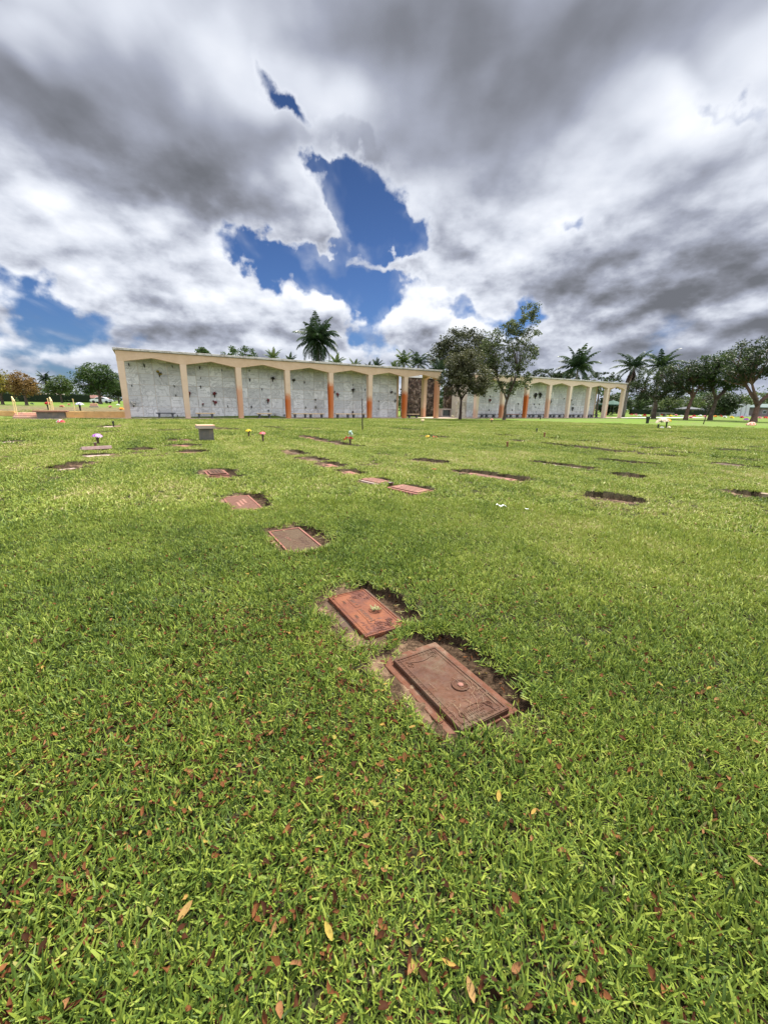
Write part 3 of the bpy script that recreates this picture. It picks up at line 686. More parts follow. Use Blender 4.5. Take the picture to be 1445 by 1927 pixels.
# sprigs of grass growing out of the empty vase ring
p_ = off(M2, .035, .084); gm = bpy.data.meshes.new('grass_sprig'); gv = MB()
for k in range(26):
    a = random.uniform(0, 6.28); l = random.uniform(.03, .06); q = (random.uniform(-.03, .03), random.uniform(-.03, .03), .03); sx = .0035
    tip = (q[0]+l*.6*math.cos(a), q[1]+l*.6*math.sin(a), .03+l*.35); nx, ny = -math.sin(a)*sx, math.cos(a)*sx
    md = ((q[0]+tip[0])/2, (q[1]+tip[1])/2, q[2]+l*.3)
    gv.add([(q[0]-nx, q[1]-ny, q[2]), (q[0]+nx, q[1]+ny, q[2]), (md[0]+nx, md[1]+ny, md[2]), (md[0]-nx, md[1]-ny, md[2]), tip], [(0, 1, 2, 3), (3, 2, 4)])
o = gv.build('grass_sprig', speckle('sprig_green', (.10, .13, .03), (.32, .33, .16), 40, .6), None, (p_.x, p_.y, 0)); tag(o, 'pale grass sprig growing out of the ring of the orange rose plate', 'weed')

# third: pink rim, soil covered face
r = marker(M3, .93, .39, GRAN_P, 'soil covered grave plate with pink rim and dark worn letters, third in the left row', top=-.004)
b = MB(); frame(b, .93, .39, .022, .0004, .014); b.build('rim', GRAN_P, r, bevel=.003)
b = MB(); b.box((0, 0, .003), (.87, .33, .008)); pl = b.build('plaque', BRONZE3, r)
letters(pl, 'TAKEO  M', .085, .10, .075, .0085, INK); letters(pl, 'OKUM', .05, -.10, -.06, .0085, BRONZE4)
b = MB()
for k in range(110):
    x_, y_ = random.gauss(.08, .22), random.uniform(-.15, .15); a = random.uniform(0, 6.28); l = random.uniform(.008, .03)
    if abs(x_) > .42: continue
    b.tube([(x_-l*math.cos(a), y_-l*math.sin(a), .009), (x_, y_, .012), (x_+l*math.cos(a), y_+l*math.sin(a), .009)], [.001]*3, 4)
o = b.build('straw', MATS['dry_straw'], None, (r.location.x, r.location.y, 0), MROT); tag(o, 'dry clippings scattered over the soil covered third plate', 'straw', kind='stuff')
# fourth and fifth
r = marker(M4, 1.0, .42, GRAN_P, 'pink grave plate with a white stain at its near end, fourth in the left row', top=-.006)
b = MB(); frame(b, 1.0, .42, .03, .0004, .010); b.build('rim', GRAN_P, r, bevel=.003)
b = MB(); b.box((0, 0, .002), (.93, .35, .008)); pl = b.build('plaque', plate_mat('bronze_stained', (.10, .044, .03), (.14, .07, .048), (.33, .28, .24), .28, 0, .8), r)
for k in range(3):
    b = MB(); b.box((-.1+.1*k, .06-.06*k, .007), (.30, .035, .004)); b.build('name_panel', BRONZE4, pl)
r = marker(off(M5, -.16, 0), .70, .42, GRAN_P, 'pink grave plate with a raised dark bronze face, fifth in the left row', top=.006)
b = MB(); frame(b, .70, .42, .03, .0004, .012); b.build('rim', GRAN_P, r, bevel=.003)
b = MB(); b.box((0, .01, .016), (.56, .30, .03)); pl = b.build('plaque', BRONZE1, r, bevel=.004)
b = MB(); frame(b, .56, .30, .015, .031, .036); b.build('border', BRONZE4, pl)
for q_ in range(3):
    b = MB()
    for k in range(9): b.box((-.2+k*.048+random.uniform(-.006, .006), -.07+q_*.07, .033), (.022, .03, .003))
    b.build('lettering', INK, pl)
r = marker(off(M5, .40, .01), .40, .36, GRAN_R, 'plain brown slab touching the near end of the fifth plate in the left row', top=-.005)

def plate_on(key, slabm, plm, label, L_=.7, Wd=.4, top=0.0, shift=(0, 0), raised=.012, tilt=(0, 0)):
    c, hl, ang = SLITS[key]
    while math.cos(ang-MROT) < 0: ang += math.pi
    c = Vector((c.x+shift[0], c.y+shift[1], 0))
    r = marker(c, L_, Wd, slabm, label, rz=ang, top=top, tilt=tilt)
    if plm:
        b = MB(); b.box((0, 0, raised/2), (L_*.86, Wd*.74, raised+.002)); pl = b.build('plaque', plm, r, bevel=.003)
        b = MB(); frame(b, L_*.86, Wd*.74, .012, raised+.0012, raised+.005); b.build('border', plm, pl)
        for k in range(3): b = MB(); b.box((0, -.09+.085*k, raised+.0022), (L_*.6, .018, .004)); b.build('lettering', INK if plm is not BRONZE1 else BRONZE4, pl)
    return r
plate_on('row2a', GRAN_W, BRONZE4, 'pale pink grave plate beside a short vase stub in the middle row', .66, .42, .02)
plate_on('row2b', GRAN_P, BRONZE4, 'salmon pink grave plate nearest the camera in the middle row', .80, .46, .025)
plate_on('row2c', GRAN_P, None, 'half buried reddish slab just beyond the pale pink plate in the middle row', .5, .3, -.01)
plate_on('row2d', GRAN_P, None, 'half buried slab in a bare patch, third from the near end of the middle row', .5, .3, -.012)
plate_on('row2e', GRAN_D, None, 'soil stained slab under dry turf, fourth from the near end of the middle row', .55, .3, -.015)
plate_on('row2f', GRAN_D, None, 'soil stained slab at the far end of the bare strip in the middle row', .55, .3, -.015)
plate_on('row3a', GRAN_P, None, 'sunken slab at the far end of the strip behind the red bouquet', .7, .35, -.02)
plate_on('row3b', GRAN_D, None, 'sunken slab in the middle of the strip behind the red bouquet', .8, .35, -.02)
plate_on('r1', GRAN_R, None, 'sunken slab in the small dark hollow right of the red bouquet', .6, .3, -.035, (-.02, -.06))
plate_on('r2', GRAN_P, BRONZE4, 'long pinkish grave plate deep in a slit hollow in the right half of the lawn', 1.2, .3, -.02, (.0, -.05), .008)
plate_on('r3', GRAN_W, None, 'tan slab in the long shallow hollow in the middle of the right lawn', 1.1, .25, -.02)
plate_on('r5', GRAN_R, BRONZE1, 'reddish grave plate in the biggest dark hollow of the right lawn', .62, .34, -.045, (-.02, -.05), .008)
plate_on('r7', GRAN_D, None, 'brown slab standing proud of the turf near the right edge', .6, .42, .02)
plate_on('l1', GRAN_W, None, 'pale edged slab in a bare hollow at the left edge', .9, .5, -.01)
plate_on('l5', GRAN_W, None, 'pale broken slab in bare soil nearest below the purple bouquet', .7, .35, -.01)
plate_on('l7', GRAN_W, BRONZE4, 'pale grey pink grave plate left of the stone pedestal', .95, .5, .015)
plate_on('l8', GRAN_P, None, 'flat brown slab just nearer than the pale grey pink plate', .8, .4, 0)
plate_on('l9', GRAN_P, None, 'brown slab in a wide dark hollow near the stone pedestal', .8, .4, -.02)
plate_on('l10', GRAN_W, None, 'grey slab behind the purple bouquet with a black vase near it', 1.2, .5, .01)
plate_on('l3', GRAN_W, None, 'pale edged slab in the broken bare patch at lower left', .7, .4, -.02, (-.1, -.15))
r = plate_on('l17', plate_mat('granite_blush', (.40, .25, .22), (.52, .37, .33), (.2, .08, .06), .25, 0, .7), None, 'white and red tilted grave plate under the purple bouquet', .78, .42, .08, tilt=(.22, 0))
b = MB(); b.box((-.02, -.04, .006), (.5, .2, .012)); b.build('plaque', BRONZE2, r)

# ------------------------------------------------------------------ vases and flowers
VASE = speckle('vase_bronze', (.035, .02, .014), (.10, .055, .035), 25, .45, spec=.5)
VASE_R = speckle('vase_rust', (.16, .055, .03), (.25, .10, .05), 25, .6)
VASE_T = speckle('vase_tan', (.30, .22, .14), (.42, .32, .22), 25, .7)
VASE_K = speckle('vase_black', (.012, .014, .013), (.03, .035, .03), 25, .4)
STEM = foliage_mat('bouquet_green', (.02, .045, .015), (.05, .10, .03), (.10, .16, .06))
PET = {}
def petal_mat(c):
    k = 'petal_%d_%d_%d' % tuple(int(x*100) for x in c)
    if k not in PET: PET[k] = foliage_mat(k, tuple(x*.6 for x in c), c, tuple(min(1, x*1.15+.05) for x in c), .25)
    return PET[k]
def vase(p, h, r_, m, label, group='flower vases on the graves', tilt=0.0, rz=0.0):
    b = MB(); b.lathe([(r_*.62, -.05), (r_*.66, h*.12), (r_*.7, h*.5), (r_*.9, h*.86), (r_*1.12, h), (r_*1.0, h), (r_*.8, h*.9), (r_*.5, h*.6)], 14)
    o = b.build('grave_vase', m, None, p, rz, smooth_=True); o.rotation_euler.x = tilt
    return tag(o, label, 'vase', group)
def petals(heads, colr, pr, npet=11, name='blossoms', parent=None, loc=(0, 0, 0), flat=.5):
    V = []; F = []; T = []
    for (c, nrm) in heads:
        c = np.array(c); nrm = np.array(nrm)/np.linalg.norm(nrm)
        a = np.cross(nrm, [0.3, .5, .8]); a /= np.linalg.norm(a); bq = np.cross(nrm, a)
        for ring, (rr, up_) in enumerate(((1, .15), (.72, .5), (.4, .8))):
            for k in range(npet):
                th = 2*math.pi*(k+.5*ring)/npet+random.uniform(-.1, .1); d = a*math.cos(th)+bq*math.sin(th); e = np.cross(nrm, d)
                w = pr*rr*.34; L_ = pr*rr*random.uniform(.85, 1.1)
                b0 = len(V); V += [c-e*w*.3, c+e*w*.3, c+d*L_*.65+e*w+nrm*up_*L_*flat, c+d*L_+nrm*up_*L_*.8*flat, c+d*L_*.65-e*w+nrm*up_*L_*flat]
                F += [(b0, b0+1, b0+2, b0+3), (b0, b0+3, b0+4, b0+4)]
                T += [random.uniform(.15, 1.0)]*5
    F2 = [f for f in F]
    me = bpy.data.meshes.new(name); me.from_pydata([tuple(v) for v in V], [], [tuple(dict.fromkeys(f)) for f in F2]); me.materials.append(petal_mat(colr))
    at_ = me.attributes.new('tint', 'FLOAT', 'POINT'); at_.data.foreach_set('value', T)
    o = bpy.data.objects.new(name, me); COL.objects.link(o); o.location = loc
    if parent: o.parent = parent
    return o
def greens(n, rad, h, ls, parent=None, loc=(0, 0, 0), name='leaves', z0=0.0, m=None):
    V = []; F = []; T = []
    for k in range(n):
        a = random.uniform(0, 6.28); l = ls*random.uniform(.7, 1.3); r0 = rad*random.random()**.5; z = z0+h*random.random()
        c = np.array([r0*math.cos(a), r0*math.sin(a), z]); d = np.array([math.cos(a), math.sin(a), random.uniform(-.2, .9)]); d /= np.linalg.norm(d)
        e = np.array([-math.sin(a), math.cos(a), 0])*l*.22; b0 = len(V)
        V += [c, c+d*l*.5+e, c+d*l, c+d*l*.5-e]; F.append((b0, b0+1, b0+2, b0+3)); T += [random.random()]*4
    o = mesh_np(name, np.array(V), np.array(F), m or STEM, parent, {'tint': T}, loc); return o
def bouquet(p, rad, h, cols, label, nheads=9, hs=.055, group='flower bouquets on the lawn', leafy=True, squash=.75):
    root = empty('bouquet', p, 0, label, 'flowers', group)
    for ci_, c in enumerate(cols):
        hd = []
        for k in range(nheads):
            u_ = random.random()**.7; a = 2.4*k+ci_*1.1+random.uniform(-.2, .2); r_ = rad*(.15+.85*u_)*.8; z = h*(1-(r_/rad)**2*squash)
            hd.append(((r_*math.cos(a), r_*math.sin(a), z*.6+.02), (math.cos(a)*r_/rad*1.2, math.sin(a)*r_/rad*1.2, .8)))
        petals(hd, c, hs, parent=root)
    if leafy: greens(26, rad*.7, h*.35, rad*.5, root)
    return root
PUR = (.55, .22, .62); YEL = (.80, .62, .03); PNK = (.85, .16, .20); RED = (.55, .02, .025); WHT = (.75, .75, .72); ORG = (.80, .33, .03); MAG = (.55, .10, .3)
def vase_px(px, py, h, r_, m, lb, **k):
    p = at(px, py); vase(p, h, r_, m, lb, **k); return p
p = vase_px(186, 838.5, .27, .050, VASE, 'tall dark vase holding the purple bouquet'); bouquet(p+Vector((0, 0, .26)), .17, .16, [PUR, (.70, .45, .74)], 'purple and lilac bouquet in a tall dark vase', 9, .07, leafy=False)
vase_px(181.5, 846, .22, .045, VASE, 'shorter empty vase just in front of the purple bouquet')
p = vase_px(469, 823.5, .26, .05, VASE, 'dark vase holding the yellow flowers'); bouquet(p+Vector((0, 0, .24)), .15, .13, [YEL, YEL], 'yellow bouquet in a dark vase near the stone pedestal', 9, .06)
p = vase_px(495.5, 832.5, .31, .05, VASE, 'dark vase holding the pink flowers'); bouquet(p+Vector((0, 0, .29)), .15, .13, [PNK, (.85, .32, .33)], 'bright pink bouquet in a dark vase, right of the yellow one', 9, .06)
for px, py, lb in ((470, 825, 'pinkish base plate under the yellow bouquet'), (496, 834, 'tan base plate under the pink bouquet')):
    p = at(px, py); marker(p, .62, .42, GRAN_W, lb, rz=ROT, top=.022)
p = vase_px(659, 839.5, .24, .042, VASE, 'dark vase holding red and pale flowers beside a bare strip')
root = bouquet(p+Vector((0, 0, .24)), .12, .10, [RED, (.62, .03, .06)], 'red bouquet with a tall pale green spray in a dark vase', 6, .055)
petals([((-.17, -.02, .03), (-.6, -.4, .6)), ((-.13, -.06, .08), (-.3, -.6, .6)), ((-.21, .0, .0), (-.8, -.3, .3))], RED, .055, parent=root)
petals([((.02, 0, .30), (0, -.4, .8)), ((.05, 0, .24), (.5, -.4, .5)), ((-.02, .02, .25), (-.4, -.4, .6))], (.42, .55, .46), .06, parent=root)
greens(40, .07, .22, .09, root, z0=.08, name='spray', m=foliage_mat('sage_green', (.05, .09, .07), (.13, .21, .16), (.30, .38, .30)))
vase_px(735.5, 916, .085, .055, VASE, 'short stubby vase between the two pink plates of the middle row')
vase_px(214.5, 803, .32, .06, VASE_K, 'small black vase on the grey slab near the building')
vase_px(954, 842, .22, .045, VASE_R, 'leaning rust brown vase in the right lawn, nearest of the three empty ones', tilt=.12, rz=-.5)
vase_px(1023.5, 824, .27, .05, VASE_R, 'rust red empty vase standing upright in the right lawn')
vase_px(1009, 815, .28, .05, VASE_K, 'dark empty vase beyond the rust red one')
vase_px(1437, 939, .10, .06, VASE_T, 'squat tan vase at the right edge beside a hollow')
vase_px(1016, 789.5, .5, .09, VASE_K, 'black vase on the grass before the right mausoleum')
p = at(812, 824.5, .02)
root = empty('bouquet', p, .2, 'orange and yellow flowers lying fallen on the lawn', 'flowers', 'flower bouquets on the lawn')
petals([((-.22, 0, .07), (-.3, -.6, .5)), ((-.16, .03, .10), (0, -.4, .8)), ((-.25, .05, .04), (-.6, -.3, .4))], (.85, .55, .05), .08, parent=root)
petals([((.10, 0, .06), (.3, -.5, .5)), ((.24, .02, .05), (.4, -.3, .6))], (.55, .12, .03), .07, parent=root)
greens(36, .28, .05, .10, root, z0=.02)
p = vase_px(795, 796, .2, .06, VASE_T, 'low tan vase by the open end of the left mausoleum'); bouquet(p+Vector((0, 0, .18)), .2, .16, [(.75, .6, .35)], 'cream flowers in a low vase by the open end bay', 7, .1)
p = vase_px(924.5, 797, .3, .07, VASE, 'dark vase with orange flowers on the lawn by the leafy tree'); bouquet(p+Vector((0, 0, .28)), .16, .16, [(.85, .45, .25)], 'small orange bouquet on the lawn by the leafy tree', 6, .1)
p = vase_px(1252, 807, .55, .07, VASE_K, 'dark vase carrying the orange yellow bouquet on the right lawn'); bouquet(p+Vector((0, 0, .52)), .3, .32, [(.9, .5, .02)], 'orange yellow bouquet in a dark vase on the right lawn', 10, .16)
bouquet(at(1246, 800, .5)+Vector((0, 0, .1)), .42, .45, [(.8, .68, .5), (.85, .8, .68)], 'cream spray of flowers behind the orange yellow bouquet', 9, .2)
vase_px(1237, 806.5, .35, .08, VASE_K, 'stubby black vase left of the orange yellow bouquet')
bouquet(at(1244.5, 807), .16, .2, [WHT], 'small white flowers at the foot of the orange bouquet', 5, .1, leafy=False)
bouquet(at(1257.5, 807), .12, .28, [(.85, .78, .6)], 'pale yellow flowers right of the dark vase', 5, .1, leafy=False)
vase_px(1217, 797, .75, .22, VASE_K, 'dark green black urn on the right lawn, left of the cream flowers')
p = at(1412, 804); bouquet(p+Vector((0, 0, .1)), .42, .5, [(.8, .35, .2), (.85, .8, .7)], 'orange and white bouquet on the lawn near the right edge', 8, .22)
p = at(115.5, 797); bouquet(p, .25, .30, [(.6, .05, .06), WHT], 'red and white flowers lying before the retaining wall', 6, .14)

# scraps on the grass
def scrap(px, py, s, m, lb, cat, name, h=.05):
    p = at(px, py, h); b = MB(); nx, ny = 6, 3; vs = []
    for j in range(ny):
        for i in range(nx): vs.append((s*(i/(nx-1)-.5), s*.38*(j/(ny-1)-.5), .012*math.sin(i*1.9+j)*s*8+.01*random.random()))
    b.add(vs, [(j*nx+i, j*nx+i+1, (j+1)*nx+i+1, (j+1)*nx+i) for j in range(ny-1) for i in range(nx-1)])
    o = b.build(name, m, None, p, random.uniform(-.6, .2)); tag(o, lb, cat)
scrap(943, 951.5, .15, speckle('white_paper', (.75, .75, .74), (.85, .85, .84), 9, .6), 'white scrap of paper on the open grass', 'litter', 'paper_scrap')
scrap(991, 958, .05, MATS['white_paper'], 'tiny white scrap on the grass right of the larger paper', 'litter', 'paper_scrap')
scrap(818, 883, .13, speckle('red_leaf', (.35, .05, .02), (.5, .12, .04), 20, .6), 'dry red leaf on the grass before the small dark hollow', 'leaf', 'fallen_leaf')

# ------------------------------------------------------------------ mausoleums
def stucco_mat():
    m, nt, p = mat('peach_stucco'); L = nt.links.new
    tc = N(nt, 'ShaderNodeTexCoord'); v = tc.outputs['Object']
    col = ramp(nt, noise(nt, v, 1.3, 5, .6), [(.3, (.52, .355, .225)), (.7, (.60, .425, .285))])
    col = mixc(nt, math_(nt, 'MULTIPLY', smooth(nt, noise(nt, v, 6, 6, .7), .52, .72), .35), col, (.40, .27, .17))
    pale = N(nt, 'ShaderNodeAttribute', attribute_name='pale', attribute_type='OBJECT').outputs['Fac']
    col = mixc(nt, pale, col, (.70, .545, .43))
    # rust from the sprinklers: each column has its own height and strength of stain
    h = N(nt, 'ShaderNodeAttribute', attribute_name='rust_top', attribute_type='OBJECT').outputs['Fac']
    a = N(nt, 'ShaderNodeAttribute', attribute_name='rust_amount', attribute_type='OBJECT').outputs['Fac']
    sp = N(nt, 'ShaderNodeSeparateXYZ'); L(v, sp.inputs[0])
    hh = math_(nt, 'ADD', h, math_(nt, 'MULTIPLY', math_(nt, 'SUBTRACT', noise(nt, v, 2.2, 5, .7), .5), 1.2))
    f = math_(nt, 'SUBTRACT', hh, sp.outputs[2])
    f = math_(nt, 'MULTIPLY', smooth(nt, f, -.4, .45), a)
    side = smooth(nt, sp.outputs[0], -.20, .16, 1.0, .8)
    f = math_(nt, 'MULTIPLY', f, side, clamp=True)
    low = smooth(nt, sp.outputs[2], .0, 1.5, 1.0, .0)
    rust = mixc(nt, low, (.46, .105, .018), mixc(nt, noise(nt, v, 3, 4, .6), (.56, .19, .045), (.42, .15, .05)))
    L(mixc(nt, f, col, rust), p.inputs['Base Color'])
    p.inputs['Roughness'].default_value = .85; p.inputs['Specular IOR Level'].default_value = .2
    b = N(nt, 'ShaderNodeBump'); b.inputs['Strength'].default_value = .3; b.inputs['Distance'].default_value = .01
    L(noise(nt, v, 25, 5, .6), b.inputs['Height']); L(b.outputs[0], p.inputs['Normal'])
    return m
STUCCO = stucco_mat()
def marble_mat():
    m, nt, p = mat('white_marble'); L = nt.links.new
    tc = N(nt, 'ShaderNodeTexCoord'); g = N(nt, 'ShaderNodeNewGeometry'); rnd = g.outputs['Random Per Island']
    cb = N(nt, 'ShaderNodeCombineXYZ'); L(math_(nt, 'MULTIPLY', rnd, 37.0), cb.inputs[1])
    ad = N(nt, 'ShaderNodeVectorMath', operation='ADD'); L(tc.outputs['Object'], ad.inputs[0]); L(cb.outputs[0], ad.inputs[1])
    mp = N(nt, 'ShaderNodeMapping'); mp.inputs['Rotation'].default_value = (.3, .6, .4); L(ad.outputs[0], mp.inputs[0]); v = mp.outputs[0]
    n1 = noise(nt, v, .9, 6, .6, 1.2)
    vein = smooth(nt, math_(nt, 'ABSOLUTE', math_(nt, 'SUBTRACT', n1, .5)), 0.0, .035, 1.0, 0.0)
    n2 = noise(nt, v, 2.2, 5, .65, 1.6)
    vein2 = smooth(nt, math_(nt, 'ABSOLUTE', math_(nt, 'SUBTRACT', n2, .48)), 0.0, .03, .5, 0.0)
    col = ramp(nt, n1, [(.3, (.58, .58, .58)), (.6, (.72, .71, .70))])
    col = mixc(nt, math_(nt, 'MULTIPLY', vein, .6), col, (.30, .30, .30)); col = mixc(nt, math_(nt, 'MULTIPLY', vein2, .55), col, (.33, .33, .33))
    hv = N(nt, 'ShaderNodeHueSaturation'); L(smooth(nt, rnd, 0, 1, .76, 1.1, 'LINEAR'), hv.inputs['Value']); L(col, hv.inputs['Color'])
    L(hv.outputs[0], p.inputs['Base Color']); p.inputs['Roughness'].default_value = .35
    return m
MARBLE = marble_mat()
ROOFM = speckle('roof_concrete', (.42, .38, .33), (.58, .54, .49), 2.5, .9, .2, (.30, .26, .22), 3.5)
CORE = speckle('core_render', (.50, .42, .34), (.58, .50, .42), 2, .9)
PAVE = speckle('apron_concrete', (.46, .34, .26), (.58, .46, .36), 3, .9, .2, (.30, .22, .16), 1.2)
INSC = speckle('inscription', (.30, .29, .28), (.42, .41, .40), 30, .5)
JOINT = speckle('joint_grey', (.05, .05, .05), (.09, .09, .09), 10, .9)
HC, HR = 4.58, 5.57
def mausoleum(u0, n, bay, wall0, wall1, label, rust, name='mausoleum'):
    o0 = W(u0, FRONT); root = empty(name, o0, ROT, label, 'building')
    Ltot = (n-1)*bay; cw0, cw1 = .40, .50
    # columns, narrower at the foot; front row and the pair at the back of the open bay
    cols = [(i*bay, 0.0, rust.get(i, (0, 0))) for i in range(n)]
    cols += [((n-1)*bay, 2.65, (1.2, .5))]
    for (x, y, (rt, ra)) in cols:
        b = MB(); b.box((0, 0, HC/2+.02), (cw0, .50, HC+.04), top=(cw1/cw0, 1.12))
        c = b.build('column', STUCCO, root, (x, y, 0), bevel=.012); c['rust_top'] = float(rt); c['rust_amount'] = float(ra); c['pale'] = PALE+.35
    # front beam with a shallow gable cut over every bay
    def beam(x0, x1, nb, y0, y1, ends):
        pts = [(x0-ends, HC+.05)]; step = (x1-x0)/nb
        for k in range(nb):
            a = x0+k*step
            if k: pts += [(a-cw1/2, HC), (a+cw1/2, HC)]
            else: pts += [(a+cw1/2, HC)]
            pts += [(a+step/2, HC+.36)]
        pts += [(x1-cw1/2, HC), (x1+ends, HC+.05)]
        pts[0] = (x0-ends, HC); pts[-1] = (x1+ends, HC)
        top = HR-.20; N_p = len(pts); vs = []; fs = []
        for y in (y0, y1):
            vs += [(x, y, z) for x, z in pts]+[(x, y, top) for x, z in pts]
        k2 = 2*N_p
        for i in range(N_p-1):
            fs += [(i, i+1, N_p+i+1, N_p+i), (k2+i+1, k2+i, k2+N_p+i, k2+N_p+i+1), (i+1, i, k2+i, k2+i+1), (N_p+i, N_p+i+1, k2+N_p+i+1, k2+N_p+i)]
        fs += [(0, N_p, k2+N_p, k2), (N_p-1, k2+N_p-1, k2+2*N_p-1, 2*N_p-1)]
        return vs, fs
    b = MB(); b.add(*beam(0, Ltot, n-1, -.285, .20, cw1/2+.012)); fb = b.build('beam', STUCCO, root)
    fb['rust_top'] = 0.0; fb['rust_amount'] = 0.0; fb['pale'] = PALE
    # side beam at the open end
    b = MB(); vs, fs = beam(.25, 2.65, 1, -.22, .22, .18); b.add([(Ltot+y, x, z) for x, y, z in vs], [tuple(reversed(f)) for f in fs]); sb = b.build('side_beam', STUCCO, root)
    sb['rust_top'] = 0.0; sb['rust_amount'] = 0.0; sb['pale'] = PALE
    b = MB(); b.box((Ltot/2, 2.45, HR-.085), (Ltot+.86, 5.7, .17)); b.box((Ltot/2, 2.45, HR-.225), (Ltot+.60, 5.3, .075)); b.build('roof', ROOFM, root, bevel=.015)
    b = MB(); b.box(((wall0+wall1)/2, 3.36, (HR-.28)/2), (wall1-wall0, 3.1, HR-.30)); cr = b.build('wall', CORE, root)
    b = MB(); b.box((wall1+.11, 2.2, HC/2+.2), (.2, .9, HC+.4)); ep = b.build('end_pier', STUCCO, root); ep['rust_top'] = 1.5; ep['rust_amount'] = .25; ep['pale'] = PALE
    # marble crypt fronts, bay by bay
    nb = int(round((wall1-wall0)/bay)); pw, ph = bay/4, .93
    for k in range(nb):
        b = MB()
        for i in range(4):
            for j in range(6):
                z0 = .08+j*ph; z1 = min(z0+ph, HR-.30)
                if z1-z0 < .1: continue
                b.mi = 0; b.box((wall0+k*bay+(i+.5)*pw, 1.80+random.uniform(-.003, .003), (z0+z1)/2), (pw-.032, .04, z1-z0-.032))
                if j < 5 and random.random() < .85:
                    b.mi = 1; cx = wall0+k*bay+(i+.5)*pw; rows = random.choice((1, 2, 2))
                    for q in range(rows):
                        nl = random.randint(4, 8); x = cx-nl*.05
                        for _ in range(nl):
                            w = random.uniform(.05, .09); b.box((x+w/2, 1.778, z0+ph*.62-q*.22), (w*.8, .008, .045)); x += w+.012
        b.build('crypt_wall', [MARBLE, INSC], root)
    b = MB(); b.box(((wall0+wall1)/2, 1.824, (HR-.3)/2), (wall1-wall0-.01, .02, HR-.31)); b.build('wall_backing', JOINT, root)
    b = MB(); b.box(((wall0+wall1)/2, 1.74, .04), (wall1-wall0, .10, .08)); b.build('plinth', CORE, root)
    return root
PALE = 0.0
mausoleum(0.0, 8, BAY, 0.0, 6*BAY+.05, 'long peach mausoleum at left with marble crypt wall behind gabled columns',
          {0: (1.6, .3), 1: (.6, .15), 2: (2.8, .5), 3: (2.2, 1.0), 4: (3.5, 1.0), 5: (2.1, 1.0), 6: (2.9, 1.0), 7: (4.8, .6)})
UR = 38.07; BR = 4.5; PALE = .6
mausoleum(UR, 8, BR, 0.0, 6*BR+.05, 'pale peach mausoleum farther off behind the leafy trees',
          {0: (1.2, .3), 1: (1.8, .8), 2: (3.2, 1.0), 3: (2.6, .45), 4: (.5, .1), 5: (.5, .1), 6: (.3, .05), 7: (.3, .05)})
# concrete aprons under the two fronts, and the walk that joins them
for nm, u0, u1 in (('walkway', -.6, 7*BAY+.7), ('walkway', UR-.7, UR+7*BR+.8)):
    b = MB(); b.box(((u0+u1)/2-u0, .95, .02), (u1-u0, 2.9, .10)); o = b.build(nm, PAVE, None, W(u0, FRONT), ROT); tag(o, kind='structure')
b = MB(); b.box((2.5, 1.6, .015), (5.0, 4.6, .09)); o = b.build('walkway', PAVE, None, W(7*BAY+.75, FRONT), ROT); tag(o, kind='structure')
b = MB(); b.box((15, 0, .02), (30, 3.0, .06)); o = b.build('path', speckle('path_concrete', (.5, .47, .42), (.62, .58, .52), 2, .9), None, W(UR+7*BR+.9, FRONT+1.2), ROT); tag(o, kind='structure')

# small vases and sprigs fixed to the crypt fronts
ORD = ['first', 'second', 'third', 'fourth', 'fifth', 'sixth', 'seventh']
WV = {}
def wall_vase(px, py, kind='d', right=False, s=1.0):
    s *= .8
    v = FRONT+1.70; p = onv(px, py, v); u = UV(p.x, p.y)[0]
    bay = int((u-(UR if right else 0))//(BR if right else BAY)); bay = max(0, min(5, bay))
    xin = ((u-(UR if right else 0))/(BR if right else BAY))-bay
    lev = 'low' if p.z < 1.5 else ('halfway up' if p.z < 3.0 else 'high')
    pos = 'left side' if xin < .33 else ('centre' if xin < .67 else 'right side')
    what = {'d': 'small dark vase', 'r': 'vase of red flowers', 'y': 'vase with a yellow spray', 'w': 'dark vase with white flowers', 'b': 'large dark leafy vase'}[kind]
    lb = '%s %s, %s of the %s bay, %s' % (what, lev, pos, ORD[bay], 'farther mausoleum' if right else 'left mausoleum')
    n = WV.get(lb, 0); WV[lb] = n+1
    if n: lb = lb.replace(what, what.replace('small', 'another').replace('vase of', 'second vase of').replace('large dark', 'other dark'), 1)
    o = empty('crypt_vase', p, ROT, lb, 'vase', 'vases on the crypt walls')
    h = .26*s; b = MB(); b.lathe([(.02*s, -h), (.05*s, -h*.4), (.075*s, 0), (.06*s, 0)], 9); b.box((0, .05, -h*.5), (.05, .08, .05)); b.build('vase', VASE_K, o, smooth_=True)
    if kind == 'd': greens(7, .05*s, .03, .12*s, o, name='sprig', m=MATS['bouquet_green'])
    else:
        greens(22, .10*s, .14*s, .20*s, o)
        c = {'r': (.24, .035, .035), 'y': (.40, .28, .03), 'w': (.7, .66, .6), 'b': (.05, .03, .03)}[kind]
        petals([((random.uniform(-.15, .15)*s, -.06, random.uniform(-.02, .24)*s), (random.uniform(-.4, .4), -1, .4)) for _ in range(6)], c, .10*s, 8, parent=o)
Z2 = lambda X, Y: (200+X/4.014, 600+Y/4.014)
